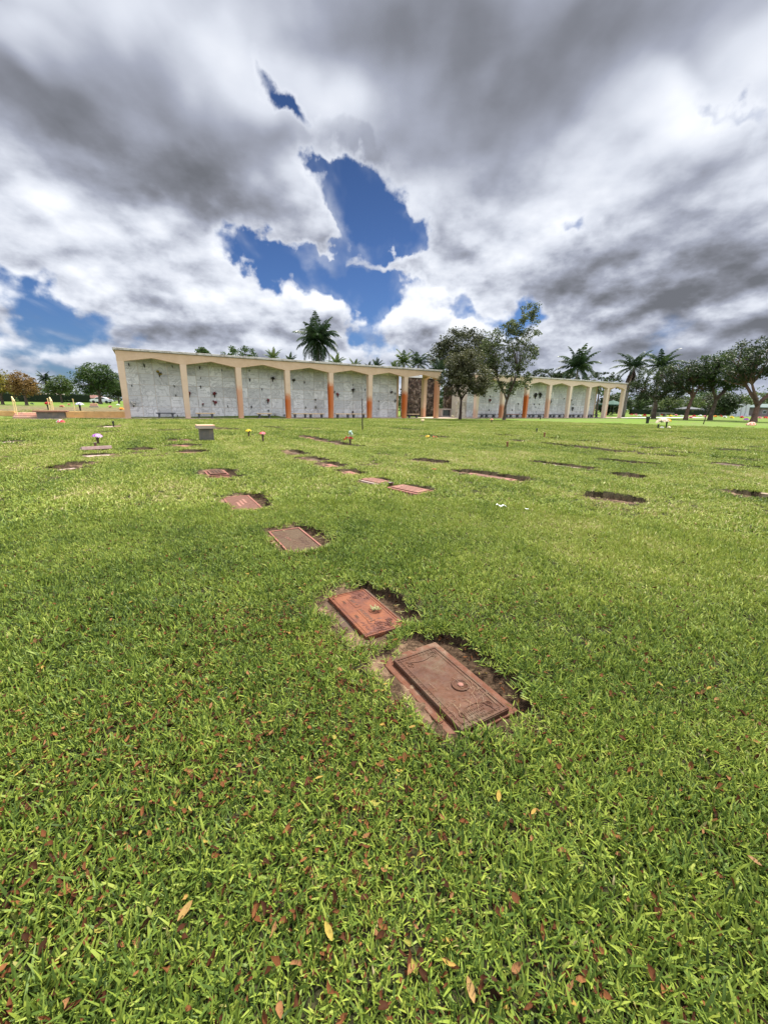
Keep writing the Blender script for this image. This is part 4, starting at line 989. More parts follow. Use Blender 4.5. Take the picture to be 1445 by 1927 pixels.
for X, Y, k, s in [(172, 340, 'd', 1), (288, 345, 'd', 1.2), (500, 355, 'd', .9), (403, 418, 'y', 1.3), (195, 500, 'd', .9), (515, 503, 'd', .9), (527, 576, 'd', .8), (208, 645, 'w', 1.2), (540, 728, 'd', .7),
                   (707, 362, 'd', 1.1), (875, 385, 'd', .7), (715, 443, 'd', .6), (715, 508, 'd', 1.1), (627, 572, 'r', 1.3), (820, 575, 'r', 1.2), (822, 636, 'r', 1.2), (732, 652, 'r', .7), (918, 655, 'd', .9),
                   (1085, 455, 'd', 1.2), (1178, 528, 'd', .7), (1258, 458, 'b', 1.2), (1223, 625, 'r', 1.1), (1098, 658, 'd', 1.2), (1226, 688, 'd', 1), (1275, 725, 'w', .8), (1082, 390, 'd', .7)]:
    wall_vase(*Z2(X, Y), k, s=s)
Z3 = lambda X, Y: (480+X/4.014, 560+Y/4.014)
for X, Y, k, s in [(293, 628, 'b', .9), (375, 635, 'd', 1), (385, 825, 'd', 1), (457, 765, 'd', 1), (460, 828, 'w', .9), (600, 708, 'd', 1.1), (625, 738, 'r', 1.2), (740, 655, 'd', .8), (742, 705, 'b', 1.3), (832, 690, 'd', 1.1), (738, 868, 'b', .7),
                   (1030, 716, 'b', 1), (1060, 722, 'd', .9), (935, 778, 'd', .9), (933, 838, 'd', .9), (1057, 783, 'b', .9), (1062, 608, 'd', .8), (55, 690, 'd', .8), (222, 885, 'd', 1.1)]:
    wall_vase(*Z3(X, Y), k, s=s)
Z7 = lambda X, Y: (880+X/4.817, 700+Y/4.817)
for X, Y, k, s in [(150, 215, 'd', 1), (205, 218, 'd', 1), (200, 262, 'r', 1.4), (193, 340, 'd', 1), (460, 282, 'd', 1.3), (403, 340, 'd', 1), (470, 375, 'd', 1), (562, 230, 'd', 1.2), (613, 220, 'b', 2.0), (655, 218, 'b', 2.0),
                   (603, 287, 'd', 1.2), (650, 287, 'd', 1.2), (616, 315, 'd', .9), (760, 190, 'd', .9), (875, 237, 'd', 1), (747, 275, 'b', 1.6), (925, 275, 'b', 2.2), (953, 290, 'd', .9), (950, 335, 'b', 1.6), (1115, 243, 'd', 1), (1190, 248, 'd', 1)]:
    wall_vase(*Z7(X, Y), k, True, s)

# benches
B_DARK = speckle('bench_dark', (.05, .055, .06), (.10, .105, .11), 6, .6)
B_TAN = speckle('bench_tan', (.58, .42, .22), (.70, .54, .34), 5, .8)
B_GREY = speckle('bench_concrete', (.16, .15, .14), (.26, .24, .22), 6, .9)
def bench(u, v, L_, seatm, legm, label, hourglass=False, H=.47, D=.42):
    root = empty('bench', W(u, v, .065), ROT, label, 'bench', 'benches before the crypt walls')
    b = MB(); b.box((0, 0, H-.045), (L_, D, .09)); b.build('seat', seatm, root, bevel=.012)
    for s in (-1, 1):
        b = MB()
        if hourglass:
            b.box((0, 0, .05), (.42, .34, .10)); b.box((0, 0, .16), (.42, .30, .12), top=(.38, .8)); b.box((0, 0, .30), (.16, .24, .16), top=(2.6, 1.25))
        else:
            b.box((0, 0, .02+.18), (.16, .30, .36)); b.box((0, 0, .35), (.22, .36, .06))
        b.build('leg', legm, root, (s*L_*.34, 0, 0), bevel=.008)
    return root
for x0, x1, sm, lb in [(294, 331, B_DARK, 'dark grey bench in the first bay of the left mausoleum'), (369, 405, B_TAN, 'tan topped bench in the second bay of the left mausoleum'),
                       (484, 511, B_TAN, 'tan topped bench in the third bay of the left mausoleum'), (550.5, 579, B_TAN, 'left of the two tan benches end to end in the fourth bay'),
                       (580, 610, B_TAN, 'right of the two tan benches end to end in the fourth bay'), (631, 659, B_TAN, 'left of the two tan benches in the fifth bay, by the bare sapling'),
                       (661, 688, B_TAN, 'right of the two tan benches in the fifth bay, behind the bare sapling'), (767, 787, B_TAN, 'small tan bench in the open end bay of the left mausoleum')]:
    pa, pb = onv(x0, 780, FRONT+.75), onv(x1, 780, FRONT+.75); ua, ub = UV(pa.x, pa.y)[0], UV(pb.x, pb.y)[0]
    bench((ua+ub)/2, FRONT+.75, ub-ua, sm, B_DARK, lb)
for k in range(6):
    for j in range(2):
        if k == 0 and j == 1: pass
        bench(UR+k*BR+1.22+j*2.06, FRONT+.75, 1.85, B_DARK if k != 1 else speckle('bench_rust', (.18, .07, .04), (.26, .12, .07), 5, .8), B_DARK,
              '%s of the dark benches in the %s bay of the farther mausoleum' % ('left' if j == 0 else 'right', ORD[k]), True, .5)

# ------------------------------------------------------------------ rock faced walls, memorial cases and statues between the buildings
def rock_mat():
    m, nt, p = mat('rubble_stone'); L = nt.links.new; tc = N(nt, 'ShaderNodeTexCoord'); v = tc.outputs['Object']
    vo = N(nt, 'ShaderNodeTexVoronoi'); vo.inputs['Scale'].default_value = 3.2; vo.inputs['Randomness'].default_value = 1; L(v, vo.inputs['Vector'])
    ve = N(nt, 'ShaderNodeTexVoronoi', feature='DISTANCE_TO_EDGE'); ve.inputs['Scale'].default_value = 3.2; L(v, ve.inputs['Vector'])
    s = N(nt, 'ShaderNodeSeparateColor'); L(vo.outputs['Color'], s.inputs[0])
    col = ramp(nt, s.outputs[0], [(0, (.05, .032, .026)), (.4, (.13, .08, .06)), (.75, (.22, .15, .11)), (1, (.36, .27, .22))])
    col = mixc(nt, smooth(nt, ve.outputs['Distance'], .0, .05, 1, 0), col, (.02, .015, .012))
    L(col, p.inputs['Base Color']); p.inputs['Roughness'].default_value = .9
    b = N(nt, 'ShaderNodeBump'); b.inputs['Strength'].default_value = 1; b.inputs['Distance'].default_value = .08
    L(smooth(nt, ve.outputs['Distance'], 0, .14), b.inputs['Height']); L(b.outputs[0], p.inputs['Normal']); return m
ROCK = rock_mat(); WHITE = speckle('white_render', (.70, .68, .64), (.78, .76, .72), 3, .8)
def rock_wall(x0, x1, v, h, label, cop=True):
    pa, pb = onv(x0, 760, v), onv(x1, 760, v); ua, ub = UV(pa.x, pa.y)[0], UV(pb.x, pb.y)[0]
    root = empty('rock_faced_wall', W(ua, v), ROT, label, 'wall'); L_ = ub-ua
    b = MB(); nx, nz = int(L_*5), int(h*5); vs = []
    for j in range(nz+1):
        for i in range(nx+1): vs.append((L_*i/nx, random.uniform(-.07, .03), h*j/nz))
    b.add(vs, [(j*(nx+1)+i, j*(nx+1)+i+1, (j+1)*(nx+1)+i+1, (j+1)*(nx+1)+i) for j in range(nz) for i in range(nx)])
    b.box((L_/2, .32, h/2), (L_-.01, .5, h-.01)); b.build('wall', ROCK, root)
    if cop: b = MB(); b.box((L_/2, .28, h+.14), (L_+.3, 1.0, .28)); b.build('coping', WHITE, root, bevel=.02)
rock_wall(758, 823, 48.5, 5.15, 'dark rubble stone wall with white coping seen through the open end bay')
rock_wall(838, 902, 47.5, 4.2, 'brown rubble stone wall behind the statues between the mausoleums', False)
GLASSD = speckle('dark_panel', (.012, .014, .016), (.03, .034, .036), 4, .25, spec=.6)
for x0, x1, y1, lb in ((828, 848, 769.5, 'low grey memorial case with dark panel, left of the statues'), (872, 888, 770.5, 'low grey memorial case with dark panel, right of the statues')):
    pa, pb = onv(x0, y1, 43.2), onv(x1, y1, 43.2); ua, ub = UV(pa.x, pa.y)[0], UV(pb.x, pb.y)[0]; h = pa.z; L_ = ub-ua
    root = empty('memorial_case', W((ua+ub)/2, 43.2, .06), ROT, lb, 'monument', 'memorial cases between the mausoleums')
    b = MB(); b.box((0, 0, .10), (L_, .6, .2)); b.box((-L_/2+.12, 0, h/2+.05), (.24, .6, h-.3)); b.box((L_/2-.12, 0, h/2+.05), (.24, .6, h-.3)); b.box((0, 0, h-.10), (L_+.1, .7, .14))
    b.build('frame', speckle('case_stone', (.24, .21, .19), (.34, .30, .27), 5, .8), root, bevel=.01)
    b = MB(); b.box((0, .06, h/2+.05), (L_-.485, .3, h-.31)); b.build('panel', GLASSD, root)
STAT = speckle('statue_cream', (.50, .44, .34), (.64, .58, .47), 9, .7, .2, (.32, .27, .2), 3)
def statue(px, v, h, label, lean=0.0, arm=1):
    p = onv(px, 770, v); root = empty('statue', (p.x, p.y, .06), ROT+lean, label, 'statue', 'robed statues between the mausoleums')
    b = MB(); b.box((0, 0, .12), (.75, .62, .24)); b.box((0, 0, .30), (.62, .52, .14)); b.build('pedestal', STAT, root, bevel=.015)
    s = h/1.75; z0 = .36
    bm = bmesh.new()
    prof = [(.30, 0), (.29, .08), (.25, .35), (.21, .65), (.20, .90), (.185, 1.05), (.20, 1.25), (.215, 1.38), (.16, 1.46), (.075, 1.50), (.07, 1.54), (.105, 1.60), (.115, 1.68), (.095, 1.76), (.03, 1.81)]
    b = MB(); n = 22; vs = []; fs = []
    for r_, z in prof:
        for k in range(n):
            a = 2*math.pi*k/n; fold = 1+(.10*math.sin(5*a+z*2)+.05*math.sin(9*a))*max(0, 1-z/1.2)
            fl = .72 if z < 1.46 else 1.0
            vs.append((r_*fold*s*math.cos(a), r_*fold*fl*s*math.sin(a), z0+z*s))
    for i in range(len(prof)-1):
        for k in range(n): k2 = (k+1) % n; fs.append((i*n+k, i*n+k2, (i+1)*n+k2, (i+1)*n+k))
    fs += [tuple(reversed(range(n))), tuple(range((len(prof)-1)*n, len(prof)*n))]; b.add(vs, fs)
    S = lambda x, y, z: (x*s, y*s, z0+z*s)
    b.tube([S(.19*arm, 0, 1.36), S(.27*arm, -.04, 1.12), S(.20*arm, -.20, 1.02), S(.06*arm, -.24, 1.12)], [.07*s, .065*s, .06*s, .035*s], 9)
    b.tube([S(-.19*arm, 0, 1.36), S(-.27*arm, -.03, 1.10), S(-.25*arm, -.12, .86)], [.07*s, .06*s, .04*s], 9)
    b.tube([S(0, -.115, 1.66), S(0, -.135, 1.63)], [.012*s, .016*s], 6)
    b.build('figure', STAT, root, smooth_=True); bm.free()
statue(860.5, 42.6, 1.95, 'cream robed statue half hidden behind the left side of the brown tree trunk', .15, -1)
statue(871.5, 42.6, 2.0, 'cream robed statue standing clear at the right of the brown tree trunk', -.1, 1)
p = onv(851, 784, 42.0); bouquet(Vector((p.x, p.y, .06)), .3, .35, [(.75, .66, .42)], 'cream flowers on the paving between memorial case and statues', 6, .16)

# ------------------------------------------------------------------ retaining wall, steps, handrails on the left
ORANGE = speckle('orange_stucco', (.56, .32, .11), (.66, .40, .16), 2, .85, .2, (.50, .30, .12), 3)
STEPM = speckle('step_terracotta', (.52, .29, .20), (.62, .38, .28), 4, .85, 0, (.40, .26, .20), 2)
RW = 42.0
def upx(px, v): p = onv(px, 770, v); return UV(p.x, p.y)[0]
us0, us1 = upx(27, RW), upx(78, RW)
for u0, u1, lb in ((-30.0, us0, 'low orange retaining wall left of the terrace steps'), (us1, -.05, 'low orange retaining wall between the terrace steps and the mausoleum')):
    root = empty('retaining_wall', W(u0, RW), ROT, lb, 'wall', 'orange retaining walls')
    b = MB(); b.box(((u1-u0)/2, .14, .29), (u1-u0, .28, .60)); b.build('wall', ORANGE, root, bevel=.01)
    b = MB(); b.box(((u1-u0)/2, -.16, .03), (u1-u0, .31, .10)); b.build('kerb', PAVE, root)
root = empty('steps', W(us0+.003, RW), ROT, 'three terracotta steps up to the left terrace', 'steps')
for k in range(3):
    b = MB(); b.box(((us1-us0)/2, -.35+.35*k, .10+.13*k), (us1-us0-.006-.006*k, 1.05, .2)); b.build('step', STEPM, root, bevel=.012)
YEL_P = speckle('rail_yellow', (.66, .50, .20), (.76, .62, .32), 8, .6)
for x1, x2, v1, v2, lb in ((31, 27.5, 41.6, 43.2, 'yellow stair handrail at the left side of the terrace steps'), (101, 98, 41.6, 43.2, 'yellow stair handrail at the right side of the terrace steps'),
                           (93.8, 93.0, 46.5, 47.2, 'single yellow rail post set back behind the right handrail'), (141, 140.3, 46.5, 47.2, 'yellow rail post on the terrace, nearest the mausoleum')):
    pa = onv(x1, 770, v1); pb = onv(x2, 770, v2); root = empty('handrail', (pa.x, pa.y, .3 if v1 < 45 else .5), 0, lb, 'handrail', 'yellow handrails'); d = Vector((pb.x-pa.x, pb.y-pa.y, .0))
    z0, h1 = -.4, 1.05; dz = .3 if v1 < 45 else 0
    b = MB(); b.tube([(0, 0, z0), (0, 0, h1)], [.038, .038], 10); b.build('post', YEL_P, root)
    if v1 < 45: b = MB(); b.tube([(d.x, d.y, z0), (d.x, d.y, h1+dz)], [.038, .038], 10); b.build('post', YEL_P, root)
    b = MB(); b.tube([(0, 0, h1), (d.x, d.y, h1+dz)], [.042, .042], 10); b.build('rail', YEL_P, root)

# stone pedestals
SLAB_T = speckle('pedestal_top', (.52, .26, .16), (.62, .36, .25), 5, .7, .1, (.40, .30, .22), 2.5)
SLAB_E = speckle('pedestal_edge', (.30, .24, .18), (.42, .34, .27), 6, .8)
BODY = speckle('pedestal_grey', (.085, .078, .066), (.145, .132, .112), 3, .55, .1, (.22, .16, .10), 1.6)
p = at(391.5, 831.5)
root = empty('stone_pedestal', p, ROT, 'square grey stone pedestal with overhanging pink top slab on the lawn', 'pedestal')
b = MB(); b.box((0, .28, .23), (.48, .56, .54)); b.build('body', BODY, root, bevel=.006)
b = MB(); b.box((-.02, .26, .565), (.64, .72, .12)); b.build('top_slab', SLAB_E, root, bevel=.008)
b = MB(); b.box((-.02, .26, .629), (.64, .72, .012)); b.build('top_face', SLAB_T, root)
p = at(98, 789.5)
root = empty('stone_bench', p, ROT, 'wide grey stone monument with overhanging brown top before the terrace steps', 'monument')
b = MB(); b.box((0, .35, .26), (1.72, .7, .60)); b.build('body', BODY, root, bevel=.01)
b = MB(); b.box((0, .35, .62), (2.15, .95, .12)); b.build('top_slab', speckle('brown_slab', (.22, .10, .06), (.32, .17, .11), 5, .7), root, bevel=.01)
b = MB(); b.box((.05, -.3, .03), (2.6, .5, .06)); b.build('base', SLAB_E, root)
# bare sapling and stake
BARK_D = speckle('bark_dark', (.025, .017, .013), (.06, .04, .03), 12, .9, .5)
def sapling(px, py, h, r_, lean, lb, twigs):
    p = at(px, py); root = empty('sapling', p, 0, lb, 'sapling'); b = MB()
    n = 7; b.tube([(lean*i/n*h+random.uniform(-.01, .01), 0, h*i/n-.05) for i in range(n+1)], [r_*(1-.35*i/n) for i in range(n+1)], 8); b.build('trunk', BARK_D, root)
    b = MB()
    for k in range(twigs):
        z = h*(.45+.55*k/twigs); a = random.uniform(0, 6.28); l = random.uniform(.1, .35)
        b.tube([(lean*z, 0, z-.05), (lean*z+l*.5*math.cos(a), l*.5*math.sin(a), z+l*.5), (lean*z+l*.7*math.cos(a), l*.7*math.sin(a), z+l*1.1)], [r_*.35, r_*.22, .004], 5)
    if twigs:
        b.build('twigs', speckle('bark_grey', (.25, .22, .2), (.36, .32, .3), 12, .9), root)
sapling(682, 810.8, 1.88, .036, -.01, 'thin bare dark sapling standing alone before the left mausoleum', 9)
sapling(1322.5, 798.5, 2.1, .05, .11, 'leaning dark stake on the lawn before the right hand trees', 0)

# ------------------------------------------------------------------ trees
BARK = speckle('bark_brown', (.05, .035, .026), (.12, .085, .065), 9, .95, .8, (.16, .13, .10), 2)
BARK_R = speckle('bark_reddish', (.09, .05, .035), (.19, .115, .085), 9, .95, .8, (.07, .05, .04), 2)
LEAF_D = foliage_mat('leaf_dark', (.013, .024, .009), (.034, .056, .018), (.078, .10, .032))
LEAF_G = foliage_mat('leaf_green', (.016, .036, .010), (.045, .085, .020), (.11, .15, .04))
LEAF_Y = foliage_mat('leaf_yellow', (.09, .09, .012), (.22, .19, .025), (.36, .28, .05))
LEAF_O = foliage_mat('leaf_orange', (.09, .055, .016), (.21, .125, .035), (.32, .20, .06))
LEAF_B = foliage_mat('leaf_brownish', (.026, .030, .012), (.075, .080, .032), (.15, .14, .065))
LEAF_A = foliage_mat('leaf_airy', (.036, .052, .021), (.092, .120, .046), (.18, .20, .08), .35)
LEAF_V = foliage_mat('leaf_olive', (.018, .024, .011), (.050, .058, .025), (.10, .105, .045))
LEAF_L = foliage_mat('leaf_light', (.028, .050, .014), (.075, .115, .028), (.17, .19, .05))
PALM = foliage_mat('palm_green', (.008, .020, .009), (.022, .045, .018), (.065, .10, .035), .2, .45)
PALM_L = foliage_mat('palm_light', (.03, .055, .012), (.07, .11, .025), (.17, .20, .06), .2, .45)
DEADF = foliage_mat('palm_dead', (.05, .035, .025), (.13, .09, .065), (.25, .19, .14), .1, .9)
def leaf_cloud(centres, rad, per, size, name, m, parent, elong=.5, flat=.7):
    c = np.repeat(np.asarray(centres), per, axis=0); n = len(c)
    rr = np.repeat(np.asarray(rad) if np.ndim(rad) else np.full(len(centres), rad), per)[:, None]
    d = rng.normal(0, 1, (n, 3)); d /= np.linalg.norm(d, axis=1)[:, None]
    p = c+d*rr*(rng.random(n)**.45)[:, None]*np.array([1, 1, flat])
    a = rng.normal(0, 1, (n, 3)); a[:, 2] *= .6; a /= np.linalg.norm(a, axis=1)[:, None]
    b = np.cross(a, rng.normal(0, 1, (n, 3))); b /= np.linalg.norm(b, axis=1)[:, None]
    nn = np.cross(a, b); L_ = (size*(.6+.8*rng.random(n)))[:, None]
    V = np.stack([p-a*L_*.5, p+b*L_*elong*.5+nn*L_*.08, p+a*L_*.5, p-b*L_*elong*.5+nn*L_*.08], 1)
    tint = np.clip(rng.normal(.45, .22, n)+np.repeat(rng.normal(0, .16, len(centres)), per), 0, 1)
    return mesh_np(name, V.reshape(-1, 3), np.arange(n*4).reshape(n, 4), m, parent, {'tint': np.repeat(tint, 4)})
def tree(name, p, trunk_h, r0, lobes, nclump, per, leaf, m, label, bark=None, group=None, crad=.6, nbr=26, lean=(0, 0), forks=3, shell=.45, cat='tree', brr=.3, flat=.7, branch_pts=None, extra=None):
    root = empty(name, p, random.uniform(0, .01), label, cat, group); bark = bark or BARK
    vol = np.array([l[3]*l[4]*l[5] for l in lobes])**.67; cnt = np.maximum(1, (nclump*vol/vol.sum()).astype(int)); C = []
    for l, k in zip(lobes, cnt):
        d = rng.normal(0, 1, (k, 3)); d /= np.linalg.norm(d, axis=1)[:, None]
        rr = shell+(1-shell)*rng.random(k)**.6
        C.append(np.array(l[:3])+d*rr[:, None]*np.array(l[3:6]))
    C = np.concatenate(C); C[:, 2] = np.maximum(C[:, 2], trunk_h*.35)
    leaf_cloud(C, crad*(.6+.8*rng.random(len(C))), per, leaf, 'crown', m, root, flat=flat)
    b = MB(); top = Vector((lean[0], lean[1], trunk_h)); pts = []; n = 7
    for i in range(n+1):
        t = i/n; pts.append(Vector((lean[0]*t*t+random.uniform(-.04, .04)*r0*8*t, lean[1]*t*t, trunk_h*t-.25*(1-t))))
    b.tube(pts, [r0*(1.35 if i == 0 else 1.12 if i == 1 else 1-.35*i/n) for i in range(n+1)], 10)
    b.build('trunk', bark, root, smooth_=True)
    b = MB(); order = rng.permutation(len(C))[:nbr]
    fk = []
    for k in range(forks):
        a = 2*math.pi*k/forks+random.uniform(-.4, .4); sel = C[order]
        near_ = sel[np.argsort(-(sel[:, 0]*math.cos(a)+sel[:, 1]*math.sin(a)))[:max(3, len(sel)//forks)]].mean(0)
        e = top.lerp(Vector(near_), .5); mid = top.lerp(e, .5)+Vector((0, 0, -.04*(e-top).length)); fk.append((e, top))
        b.tube([top-Vector((0, 0, r0)), top.lerp(mid, .5)+Vector((0, 0, .0)), mid, e], [r0*.62, r0*.52, r0*.45, r0*.32], 8)
    for i in order:
        tgt = Vector(C[i]); e = min(fk, key=lambda q: (q[0]-tgt).length)[0]
        st = e if (e-tgt).length < (top-tgt).length*1.2 else top; mid = st.lerp(tgt, .5)+Vector((random.uniform(-.1, .1), random.uniform(-.1, .1), random.uniform(-.05, .12)))*(tgt-st).length
        b.tube([st, st.lerp(mid, .6), mid, tgt], [r0*brr, r0*brr*.75, r0*brr*.5, r0*.06], 6)
    b.build('limbs', bark, root, smooth_=True)
    return root
def scale_at(p): return p.y/F_PX          # metres for one photograph pixel at that distance (approximate)

# brown leaved small tree and tall airy tree in front of the mausoleums
p = at(865, 790.8); s = .0640
tree('broadleaf_tree', p, 2.3, .17, [(-.6, 0, 4.1, 2.1, 1.9, 1.6), (1.5, .2, 4.6, 1.6, 1.6, 2.0), (-.7, 0, 5.7, 1.7, 1.5, 1.3), (.8, .3, 6.3, 1.4, 1.3, 1.2), (2.0, 0, 3.6, 1.1, 1.0, 1.0)], 280, 46, .20, LEAF_B, 'dense brownish green tree with a dark trunk in front of the statues', BARK_D, crad=.5, nbr=40, shell=.3)
p = at(948, 790.2)
tree('airy_tree', p, 2.4, .19, [(-1.8, 0, 5.0, 1.8, 1.6, 1.8), (-2.3, 0, 6.6, 1.4, 1.3, 1.3), (.9, 0, 5.2, 1.9, 1.7, 1.9), (-1.6, 0, 7.6, 1.7, 1.5, 1.7), (.4, 0, 8.2, 1.7, 1.5, 1.9), (1.7, 0, 10.3, 1.6, 1.4, 1.9), (-2.3, 0, 8.6, 1.2, 1.2, 1.2), (.2, 0, 10.2, 1.1, 1.1, 1.2), (-.8, 0, 9.9, .9, .9, 1.0), (1.9, 0, 12.0, 1.0, 1.0, .9), (2.6, 0, 7.4, 1.0, 1.0, 1.3), (.3, 0, 3.6, 1.9, 1.2, .8), (2.3, 0, 4.3, .8, .8, .8)], 430, 24, .235, LEAF_A, 'tall airy tree with loose leaves in front of the farther mausoleum', BARK, crad=.42, nbr=70, shell=.25, lean=(.15, 0), forks=4, brr=.2)
# dome shaped dark tree behind the gap and dark palms under it
p = dep(868, 760, 78); p.z = 0
tree('dome_tree', p, 6, .4, [(-.3, 0, 11.2, 5.0, 4.5, 3.7), (-2.6, 0, 9.6, 4.0, 3.5, 3.2), (2.6, 0, 9.8, 3.6, 3, 3.4)], 420, 46, .34, LEAF_V, 'dark dome shaped tree rising behind the gap between the mausoleums', crad=.9, shell=.6)

# palms
def palm(p, h, r_, nf, fl, label, m=PALM, lean=(0, 0), up=(-55, 80), leaflet=.55, dead=0, group='palms behind the mausoleums', name='palm_tree', droop=1.0, trunk_m=None, wind=(0, 0), curve=95):
    root = empty(name, p, 0, label, 'palm', group); b = MB(); n = 8; top = Vector((lean[0], lean[1], h))
    b.tube([(lean[0]*(i/n)**2, lean[1]*(i/n)**2, h*i/n-.2*(i == 0)) for i in range(n+1)], [r_*(1.3 if i == 0 else 1.0-.25*i/n) for i in range(n+1)], 9); b.build('trunk', trunk_m or BARK_T, root, smooth_=True)
    for part, cnt, mm in (('crown', nf, m), ('dead_fronds', dead, DEADF)):
        if not cnt: continue
        V = []; F = []; T = []
        for k in range(cnt):
            az = k*2.39996+random.uniform(-.25, .25)
            if part == 'crown': el0 = R(up[0]+(up[1]-up[0])*((k+.5)/cnt)**.8); L_ = fl*random.uniform(.85, 1.1); cv = R(curve*random.uniform(.75, 1.2)*droop)*(.45+.55*max(0, math.cos(el0)))
            else: el0 = R(random.uniform(-85, -65)); L_ = fl*random.uniform(.6, 1.0); cv = R(10)
            ns = 13; pos = np.array(top)+np.array([0, 0, .1]); e = el0; prev = pos; tb = random.uniform(.15, .75)
            for i in range(ns):
                d = np.array([math.cos(e)*math.cos(az), math.cos(e)*math.sin(az), math.sin(e)]) + np.array([wind[0], wind[1], 0])*(i/ns)*.5
                d /= np.linalg.norm(d); nxt = pos+d*L_/ns; sd_ = np.array([-math.sin(az), math.cos(az), 0])
                w = .028*(1.2-i/ns)*fl/3; b0 = len(V)
                V += [pos-sd_*w, pos+sd_*w, nxt+sd_*w*.8, nxt-sd_*w*.8]; F.append((b0, b0+1, b0+2, b0+3)); T += [tb*.7]*4
                if i >= 1:
                    prof = math.sin(math.pi*min(1, (i+.6)/ns)**.7)*.75+.25
                    for sg in (-1, 1):
                        for q in range(3):
                            o_ = pos+d*(L_/ns)*(q/3); ll = leaflet*fl/3*prof*random.uniform(.85, 1.15)
                            dr = sd_*sg*.82+d*.55+np.array([0, 0, random.uniform(-.75, -.15)]); dr /= np.linalg.norm(dr)
                            wv = d*.034*fl/3; b0 = len(V); tip = o_+dr*ll+np.array([0, 0, -.18*ll])
                            V += [o_-wv, o_+wv, o_+dr*ll*.6+wv*.9, tip]; F.append((b0, b0+1, b0+2, b0+3)); T += [min(1, max(0, tb+random.uniform(-.2, .25)))]*4
                pos = nxt; e -= cv/ns*(0.6+.9*i/ns)
        mesh_np(part, np.array(V), np.array(F), mm, root, {'tint': T})
    return root
BARK_T = speckle('palm_trunk', (.09, .08, .07), (.19, .17, .15), 6, .9, .4)
def palm_px(px, py, y, fl_px, nf, label, **k):
    q = dep(px, py, y); s = y/F_PX*1.05; palm(Vector((q.x, q.y, 0)), q.z-.2, k.pop('r', .22), nf, fl_px*s, label, **k)
palm_px(598, 640, 66, 47, 38, 'tall full headed palm standing behind the left mausoleum roof', up=(-75, 88), leaflet=.75, curve=105)
palm_px(1087, 692, 86, 42, 24, 'royal palm standing behind the farther mausoleum roof', up=(-25, 85), leaflet=.7, curve=100)
palm_px(760, 682, 62, 30, 18, 'feathery palm behind the roof end, left of a pair', m=PALM_L, up=(-20, 85), curve=130)
palm_px(787, 684, 60, 30, 18, 'feathery palm behind the roof end, right of a pair', m=PALM, up=(-20, 85), curve=130)
palm_px(826, 700, 60, 34, 20, 'dark palm crown beside the roof end, before the dome shaped tree', m=PALM, up=(-40, 85), curve=130)
for px, py, y, f_, lb, mm in [(514, 673, 60, 20, 'small pale palm top just left of the tall palm, above the roof', PALM_L), (546, 679, 60, 17, 'sparse palm top under the left side of the tall palm', PALM), (633, 684, 60, 22, 'yellow green palm top right of the tall palm', PALM_L), (668, 690, 60, 18, 'small yellow green palm top in the middle of the left roof', PALM_L),
                          (694, 694, 60, 16, 'low palm top in the left roof line, beside a spiky one', PALM), (709, 690, 61, 18, 'spiky narrow palm top above the left roof', PALM), (741, 692, 60, 16, 'pale palm top just left of the feathery pair', PALM_L)]:
    palm_px(px, py, y, f_, 12, lb, m=mm, up=(0, 88), curve=80, r=.12, leaflet=.6)
for px, py, wpx, hpx, lb in [(450, 664, 30, 9, 'thin leafy tree top showing above the left roof'), (383, 662, 8, 5, 'tiny leafy twig top showing above the left roof'), (1025, 706, 30, 9, 'dark tree top above the farther roof, beside the airy tree'), (1063, 709, 25, 8, 'dark flat tree top above the farther roof, left of the royal palm'), (1130, 716, 40, 12, 'dark tree top above the far end of the farther roof')]:
    y = 72 if px < 900 else 96; q = dep(px, py, y); s = y/F_PX; w = wpx*s; h = hpx*s
    tree('broadleaf_tree', Vector((q.x, q.y, 0)), max(2, q.z-h*1.5), .2, [(0, 0, q.z-h*.3, w, 2, h*1.5)], 40 if px < 900 else 110, 36, .3, LEAF_D if px > 900 else LEAF_G, lb, crad=.5, nbr=12, group='tree tops behind the mausoleum roofs')

# right hand lawn: shabby palms and spreading trees
palm_px(1186, 690, 80, 40, 20, 'shaggy palm with a skirt of dead fronds at the corner of the farther mausoleum', dead=26, lean=(.6, 0), r=.32, up=(-35, 75), wind=(-.4, 0), group='shaggy palms on the right')
palm_px(1243, 688, 88, 40, 22, 'shaggy dark palm with brown fronds behind the right hand trees', dead=12, r=.3, up=(-40, 75), wind=(.3, 0), group='shaggy palms on the right')
SPREAD = 'spreading trees on the right hand lawn'
p = at(1229, 785.5); p = dep(1229, 785.5, 70); p.z = 0
tree('spreading_tree', p, 3.2, .34, [(-.3, 0, 6.0, 4.0, 3.2, 2.4), (2.3, 0, 6.6, 3.0, 3.0, 2.0), (-2.6, 0, 4.6, 2.2, 2, 1.6), (1.6, 0, 4.2, 2.6, 2, 1.3), (-1.0, .5, 3.4, 2.6, 2, .9)], 280, 34, .27, LEAF_D, 'dark spreading tree with two trunks just right of the shaggy palms', BARK, SPREAD, crad=.62, nbr=40, forks=4)
p = dep(1289, 789.5, 66); p.z = 0
tree('spreading_tree', p, 3.6, .30, [(-1.4, 0, 7.3, 2.8, 2.4, 1.4), (1.7, 0, 7.9, 2.7, 2.4, 1.5), (0, 0, 6.0, 3.6, 2.6, 1.0), (-2.8, 0, 5.3, 1.5, 1.5, .8), (2.6, .5, 5.2, 1.8, 1.6, .9), (-1.4, .6, 4.6, 1.8, 1.6, .7)], 250, 32, .27, LEAF_D, 'slim spreading tree left of the stake, third trunk from the right', BARK_R, SPREAD, crad=.6, nbr=48, forks=4, lean=(.5, 0))
p = dep(1335, 789.5, 66); p.z = 0
